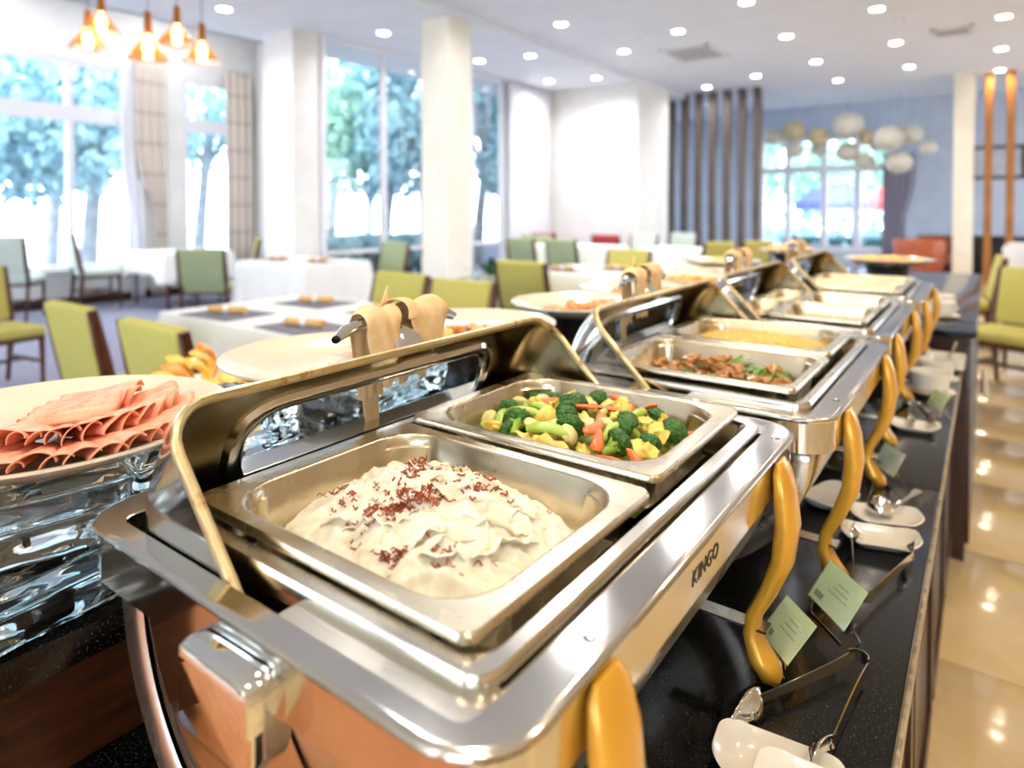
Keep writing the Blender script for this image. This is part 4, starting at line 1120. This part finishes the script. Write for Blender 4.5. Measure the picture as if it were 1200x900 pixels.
PEN = [(-6.6, 2.66, 3.16, 'topmost amber pendant lamp at the left'), (-6.78, 2.62, 3.03, 'lower amber pendant lamp at the far left of the cluster'), (-6.25, 2.91, 2.96, 'amber pendant lamp with the longest shade in the middle of the cluster'),
       (-6.04, 3.07, 3.05, 'amber pendant lamp second from the right of the cluster'), (-5.85, 3.2, 2.89, 'lowest amber pendant lamp at the right of the cluster')]
pp = pendant_proto()
for k, (x, y, z, lb) in enumerate(PEN):
    p = pp if k == 0 else copy_tree(pp)
    p.location = (x, y, z); tag(p, lb, 'pendant lamp', 'amber glass pendant lamps')
    if k == 2: p.scale = (1.05, 1.05, 1.25)
for k, (x, y, z, lb) in enumerate(PEN):
    p = [o for o in col.objects if o.get('label') == lb][0]; sz = p.scale[2]
    MB().tube([(0, 0, .155), (0, 0, (CEIL_D-z)/sz)], .004, 6).build('cord', cord_m, p)
    MB().lathe([(.05, (CEIL_D-z)/sz-.03), (.05, (CEIL_D-z)/sz)], 16).build('ceiling_rose', frame_white, p)
    ld = bpy.data.lights.new('pendant_light', 'POINT'); ld.energy = 2.5; ld.color = (1, .7, .4); ld.shadow_soft_size = .04
    lo = bpy.data.objects.new('lamp', ld); col.objects.link(lo); lo.parent = p; lo.location = (0, 0, -.2)
# ------------------------------------------------------------------ curtains
cur_m = bpy.data.materials.new('striped_curtain'); cur_m.use_nodes = True
nt = cur_m.node_tree; bs = nt.nodes['Principled BSDF']; bs.inputs['Roughness'].default_value = .9
tcn = nt.nodes.new('ShaderNodeTexCoord'); sp = nt.nodes.new('ShaderNodeSeparateXYZ'); mt1 = nt.nodes.new('ShaderNodeMath'); mt1.operation = 'MULTIPLY'; mt1.inputs[1].default_value = 2.2
mt2 = nt.nodes.new('ShaderNodeMath'); mt2.operation = 'FRACT'; crp = nt.nodes.new('ShaderNodeValToRGB')
crp.color_ramp.elements[0].color = (*lin('#c0b2a8'), 1); crp.color_ramp.elements[1].color = (*lin('#d8cbc0'), 1); crp.color_ramp.elements[0].position = .08; crp.color_ramp.elements[1].position = .16
nt.links.new(tcn.outputs['Object'], sp.inputs[0]); nt.links.new(sp.outputs['Z'], mt1.inputs[0]); nt.links.new(mt1.outputs[0], mt2.inputs[0]); nt.links.new(mt2.outputs[0], crp.inputs[0]); nt.links.new(crp.outputs[0], bs.inputs['Base Color'])
sheer_m = pm('white_sheer', '#e9e9f0', .9)
def curtain(axis, pos, a0, a1, z0, z1, tie, tw, mat, label, side=1, amp=.03):
    m = MB(); L_ = a1-a0
    def fn(u, v):
        z = z1+(z0-z1)*u
        k = math.exp(-((z-tie)/.55)**2)*(1-tw) if tie else 0
        if tie and z < tie: k = (1-tw)*(.75+.25*k/(1-tw))
        w_ = 1-k
        a = (a1-(1-v)*L_*w_) if side > 0 else (a0+v*L_*w_)
        f = amp*math.sin(v*L_*46)
        return (f, a-(a0+a1)/2, z-z0) if axis == 'x' else (a-(a0+a1)/2, f, z-z0)
    m.grid(fn, 30, max(30, int(L_*60)))
    o = m.build('curtain', mat, None, (pos, (a0+a1)/2, z0) if axis == 'x' else ((a0+a1)/2, pos, z0), angle=70); solid(o, .004, 0)
    tag(o, label, 'curtain', 'curtains')
curtain('x', WX+.14, 4.52, 4.98, .02, 3.56, 1.2, .35, cur_m, 'beige striped curtain tied back between the two windows')
curtain('x', WX+.08, 4.36, 4.66, .02, 3.5, 1.0, .4, sheer_m, 'white sheer curtain swept aside beside the wide window')
curtain('x', WX+.14, 5.95, 6.4, .02, 3.62, None, 1, cur_m, 'beige striped curtain hanging straight beside the narrow window')
curtain('x', GX+.2, 9.45, 10.7, .02, CEIL_D-.03, None, 1, sheer_m, 'white sheer curtain at the end of the tall glazing', amp=.04)
curtain('y', FY-.15, -1.9, -1.3, .02, 2.55, 1.1, .7, pm('grey_curtain', '#8a8594', .9), 'grey curtain beside the far glass doors', -1)
# ------------------------------------------------------------------ slatted screens
ss = empty('slatted_screen', (-4.63, 13.4, 0)); tag(ss, 'screen of seven dark wooden uprights in front of the blue far room', 'screen')
sl = MB().box((0, 0, CEIL/2), (.14, .2, CEIL)).mesh('upright', wood_slat, 0)
for k in range(7): obj('upright', sl, ss, (-.885+.298*k, 0, 0), (0, 0, R(6)))
MB().box((0, 0, .02), (2.1, .22, .04)).build('floor_rail', wood_slat, ss, angle=0)
s2 = empty('slatted_screen', (.14, 14.4, 0)); tag(s2, 'pair of warm wooden uprights beside the cream far column', 'screen')
sl2 = MB().box((0, 0, CEIL/2), (.12, .16, CEIL)).mesh('upright', wood_pole, 0)
for x in (-.15, .16): obj('upright', sl2, s2, (x, 0, 0))
# ------------------------------------------------------------------ paper lanterns
lan_m = pm('paper_lantern', '#d8d2c2', .8, 0, color2='#e2ddd0', nscale=3); lan2_m = pm('yellow_paper_lantern', '#d6c9a2', .8)
LAN = [(930, -3.46, 3.056, .24, 15.2), (958, -2.98, 2.91, .21, 15.3), (995, -2.37, 3.07, .31, 15.1), (1015, -2.05, 2.83, .18, 15.4), (1043, -1.62, 2.755, .28, 15.0), (1067, -1.27, 2.85, .22, 15.45), (1088, -.965, 2.55, .15, 15.2), (1053, -1.47, 2.28, .25, 15.25),
       (928, -3.49, 2.65, .2, 15.4), (955, -3.02, 2.66, .18, 15.6), (990, -2.45, 2.56, .23, 15.5), (905, -3.9, 2.95, .19, 15.3), (1010, -2.12, 2.35, .19, 15.6), (1025, -1.9, 2.74, .2, 15.7)]
LW = ['yellowish lantern at the upper left of the cluster', 'yellowish lantern between the left one and the big one', 'largest lantern at the top of the cluster', 'small lantern just right of the largest one', 'large white lantern right of the middle', 'lantern at the upper right behind the large white one', 'smallest lantern at the right end', 'low white lantern below the right side of the cluster',
      'shaded lantern at the lower left', 'shaded lantern lower left of the middle', 'shaded lantern below the largest one', 'lantern at the far left next to the screen', 'lowest lantern in the middle', 'half hidden lantern behind the large white one']
prof = [(.0001, 1)]+[(math.sin(PI*k/24)*(1+.02*(k % 2)), math.cos(PI*k/24)) for k in range(1, 24)]+[(.0001, -1)]
for k, (_, x, z, r_, y) in enumerate(LAN):
    rt_ = empty('paper_lantern', (x, y, z)); tag(rt_, 'round paper %s' % LW[k], 'lantern', 'paper lanterns under the far ceiling')
    MB().lathe([(a*r_, b*r_*.9) for a, b in prof], 24).build('shade', lan2_m if k in (0, 1, 3) else lan_m, rt_)
    MB().tube([(0, 0, r_*.88), (0, 0, CEIL-z)], .0015, 5).build('cord', cord_m, rt_)
# ------------------------------------------------------------------ far furniture
def tub_chair(loc, rz, mat, label, sc=1):
    r = empty('armchair', loc, rz); r.scale = (sc,)*3; tag(r, label, 'armchair')
    m = MB(); rings = []
    for (z, ro, ri) in ((.12, .36, .30), (.45, .38, .31), (.8, .42, .345)):
        pass
    n = 22
    def shell(q, a, z): return (q*math.cos(a), q*math.sin(a), z)
    vs_ = []
    A = [R(-200+220*k/n) for k in range(n+1)]
    prof_ = [(.33, .1), (.37, .4), (.41, .78), (.385, .82), (.34, .78), (.31, .42), (.3, .1)]
    rings = [[shell(q, a, z-(.22*max(0, math.sin(a))+.0 if z > .5 else 0)) for q, z in prof_] for a in A]
    m.loft(rings, closed=True, cap0=True, cap1=True); m.build('back_shell', mat, r, angle=60)
    MB().lathe([(.0001, .46), (.26, .455), (.29, .42), (.29, .3), (.27, .28), (.0001, .28)], 28).build('seat_cushion', mat, r)
    for k in range(4):
        a = PI/4+k*PI/2; MB().tube([(.22*math.cos(a), .22*math.sin(a), 0), (.2*math.cos(a), .2*math.sin(a), .3)], [.015, .022], 8).build('leg', wood_chair, r)
rust = pm('rust_leather', '#b0592f', .5, 0, color2='#9d4a26', nscale=10)
whl = pm('white_shell', '#dfe0e4', .5)
tub_chair((-.98, 13.6, 0), R(-25), rust, 'rust orange tub armchair by the cream far column', 1.0)
tub_chair((-.75, 15.2, 0), R(200), pm('dark_rust', '#8a3f2c', .5), 'dark red tub armchair behind the rust orange one')
tub_chair((.75, 12.6, 0), R(90), whl, 'white tub chair at the right edge behind the wooden uprights')
tub_chair((.5, 13.4, 0), R(60), whl, 'white tub chair left of the other one behind the wooden uprights')
cb = empty('sideboard', (.55, 15.9, 0)); tag(cb, 'long black sideboard behind the wooden uprights', 'sideboard')
blk = pm('black_lacquer', '#141318', .4)
MB().box((0, 0, .4), (2.4, .45, .72)).build('body', blk, cb, angle=0); MB().box((0, 0, .785), (2.5, .5, .05)).build('top', blk, cb, angle=0)
for k in range(4): MB().rbox((-.9+.6*k, -.235, .42), (.56, .02, .62), .003, .003, 2).build('door', blk, cb)
pf = empty('picture_frame', (.15, FY-.03, 2.3)); tag(pf, 'black framed picture hanging on the far blue wall', 'picture')
for (c_, d_) in (((0, 0, .31), (.9, .04, .06)), ((0, 0, -.31), (.9, .04, .06)), ((-.42, 0, 0), (.06, .04, .56)), ((.42, 0, 0), (.06, .04, .56))): MB().box(c_, d_).build('frame_bar', blk, pf, angle=0)
MB().box((0, .01, 0), (.8, .01, .58)).build('print', pm('pale_print', '#c8ccd2', .6, 0, color2='#b2b8c2', nscale=4), pf, angle=0)
sign_w = empty('wall_sign', (-6.35, 10.985, 2.32)); tag(sign_w, 'faint white bracket shaped sign on the plain white wall', 'sign')
MB().box((0, 0, .12), (.34, .02, .04)).build('bar', pm('grey_sign', '#cfcfd2', .5), sign_w, angle=0); MB().box((.15, 0, -.02), (.04, .02, .28)).build('bar', MATS['grey_sign'], sign_w, angle=0)
# ------------------------------------------------------------------ outside: ground, trees, hedge and a market tent
struct(MB().box((-20, 10, -.35), (90, 80, .1)).build('ground', pm('pale_paving', '#c9c8c2', .9, 0, color2='#d6d4cd', nscale=1)), 'bright paved ground outside')
leaf_a = pm('tree_leaf_blue', '#8fb8c4', .6, 0, color2='#b4d5d8', nscale=1.5); leaf_b = pm('tree_leaf_green', '#8dbaa4', .6, 0, color2='#b8dcc4', nscale=1.5)
bark = pm('bark', '#a9abb0', .9, 0, color2='#8f9297', nscale=6)
def leaf_cloud(cx, n, rx, ry, rz_, seed, size):
    r_ = random.Random(seed); m = MB()
    cl = [(r_.uniform(-1, 1)*rx*.65, r_.uniform(-1, 1)*ry*.65, r_.uniform(-.8, .9)*rz_*.7, r_.uniform(.3, .5)) for k in range(14)]
    vs_ = []; fs_ = []
    for k in range(n):
        a, b, c_, q = cl[k % 14]
        while True:
            p = Vector((r_.uniform(-1, 1), r_.uniform(-1, 1), r_.uniform(-1, 1)))
            if p.length < 1: break
        P = Vector((a+p.x*q*rx, b+p.y*q*ry, c_+p.z*q*rz_*.8))
        E_ = Euler((r_.uniform(0, 6), r_.uniform(0, 6), r_.uniform(0, 6))).to_matrix(); s_ = size*r_.uniform(.6, 1.2)
        i = len(vs_)
        for (u, v) in ((-1, 0), (0, -.5), (1, 0), (0, .5)): vs_.append(P+E_ @ Vector((u*s_, v*s_, .15*s_*u*u)))
        fs_.append((i, i+1, i+2, i+3))
    m.add(vs_, fs_); return m
def tree(x, y, h, rad, mat, label, seed, lean=.2, n=2700):
    r = empty('tree', (x, y, -.3)); tag(r, label, 'tree', 'trees outside the windows')
    rr_ = random.Random(seed)
    t = MB(); th = h*.5
    t.tube([(0, 0, 0), (lean*.3, lean*.5, th*.5), (lean, lean, th), (lean*1.5, lean, h*.75)], [.17, .13, .11, .05], 10)
    for k in range(5):
        a = rr_.uniform(0, 6); t.tube([(lean*.8, lean*.8, th*.8), (lean+rad*.3*math.cos(a), lean+rad*.3*math.sin(a), th*1.15), (lean+rad*.6*math.cos(a), lean+rad*.6*math.sin(a), h*.72)], [.07, .05, .02], 7)
    t.build('trunk', bark, r)
    leaf_cloud(0, n, rad, rad, h*.42, seed, .15).build('crown', mat, r, (lean, lean, h*.62), angle=0)
T = [(-14.5, 3.2, 5.8, 2.1, 0, 'tree behind the left panes of the wide window'), (-13.2, 5.0, 6.2, 1.9, 0, 'tree with a forked trunk behind the right panes of the wide window'), (-15.5, 8.3, 6.5, 2.0, 0, 'tree behind the narrow window'),
     (-17.5, 5.9, 7.5, 2.6, 1, 'tall tree in the distance behind the wide window'), (-13, 10.2, 6.0, 1.7, 1, 'round tree left of the pole outside the tall glazing'), (-11.5, 10.6, 5.6, 1.5, 0, 'tree just outside the tall glazing beside the column'),
     (-10.3, 12.6, 6, 1.5, 0, 'tree seen to the right of the column through the glazing'), (-17, 15, 8, 2.6, 1, 'large tree far behind the tall glazing'), (-6.2, 21, 6, 2.0, 1, 'tree behind the left glass door'), (-4.0, 27, 8, 2.8, 1, 'large green tree behind the market tent'), (-8.2, 24, 7, 2.2, 1, 'tree behind the slatted screen')]
for k, (x, y, h, rad, mi, lb) in enumerate(T): tree(x, y, h, rad, (leaf_a, leaf_b)[mi], lb, 200+k)
def bush(x, y, rad, h, label, seed):
    r = empty('bush', (x, y, -.3)); tag(r, label, 'bush', 'bushes behind the far glass doors')
    MB().tube([(0, 0, 0), (.05, 0, h*.4), (.1, .05, h*.6)], [.08, .06, .03], 8).build('stem', bark, r)
    leaf_cloud(0, 2200, rad, rad, h*.55, seed, .13).build('foliage', leaf_b, r, (0, 0, h*.52), angle=0)
for k, (x, y, rad, h, lb) in enumerate(((-7.6, 25.5, 1.5, 3.6, 'rounded bush seen at the left edge of the far glass doors'), (-5.6, 26.5, 1.6, 4.2, 'rounded bush seen through the second far glass door'), (-3.4, 27.5, 1.6, 4.6, 'tall bush rising behind the blue tent'), (-1.6, 28, 1.6, 4.4, 'tall bush rising behind the red side of the tent'))): bush(x, y, rad, h, lb, 400+k)
def hedge(x, y, w, l, h, label, seed):
    r = empty('hedge', (x, y, -.3)); tag(r, label, 'hedge', 'low hedges outside')
    MB().box((0, 0, h*.4), (w*.6, l*.9, h*.8)).build('core', pm('hedge_core', '#2c4a45', .9), r, angle=0)
    r_ = random.Random(seed); vs_ = []; fs_ = []
    for k in range(2200):
        P = Vector((r_.uniform(-.5, .5)*w, r_.uniform(-.5, .5)*l, (.1+.9*math.sqrt(r_.random()))*h)); E_ = Euler((r_.uniform(0, 6), r_.uniform(0, 6), r_.uniform(0, 6))).to_matrix(); i = len(vs_)
        for (u, v) in ((-1, 0), (0, -.5), (1, 0), (0, .5)): vs_.append(P+E_ @ Vector((u*.07, v*.07, 0)))
        fs_.append((i, i+1, i+2, i+3))
    MB().add(vs_, fs_).build('leaves', leaf_a, r, angle=0)
hedge(-9.4, 8.6, .9, 3.0, 1.15, 'low bluish hedge outside the tall glazing', 5)
hedge(-12.2, 3.0, .7, 5.0, .7, 'low hedge outside the wide window', 6)
hedge(-3.4, 19.6, 4.2, .8, 1.1, 'low green hedge right outside the far glass doors', 7)
tent = empty('market_tent', (-3.4, 23.0, -.3)); tag(tent, 'blue and red market tent outside the far glass doors', 'tent')
blu = pm('blue_canvas', '#5358b8', .8); redc = pm('red_canvas', '#d8474a', .8)
def canopy(x0, x1, mat, nm):
    m = MB(); cx_ = (x0+x1)/2
    m.add([(x0, -1.3, 1.85), (x1, -1.3, 1.85), (x1, 1.3, 1.85), (x0, 1.3, 1.85), (cx_, 0, 2.75), (x0, -1.3, 1.6), (x1, -1.3, 1.6), (x1, 1.3, 1.6), (x0, 1.3, 1.6)],
          [(0, 1, 4), (1, 2, 4), (2, 3, 4), (3, 0, 4), (0, 5, 6, 1), (1, 6, 7, 2), (2, 7, 8, 3), (3, 8, 5, 0)])
    o = m.build(nm, mat, tent, angle=0); solid(o, .01, 0)
canopy(-1.5, .55, blu, 'blue_canopy'); canopy(.58, 1.5, redc, 'red_canopy')
for x in (-1.45, .5, 1.45):
    for y in (-1.25, 1.25): MB().tube([(x, y, 0), (x, y, 1.9)], .025, 6).build('pole', frame_white, tent)
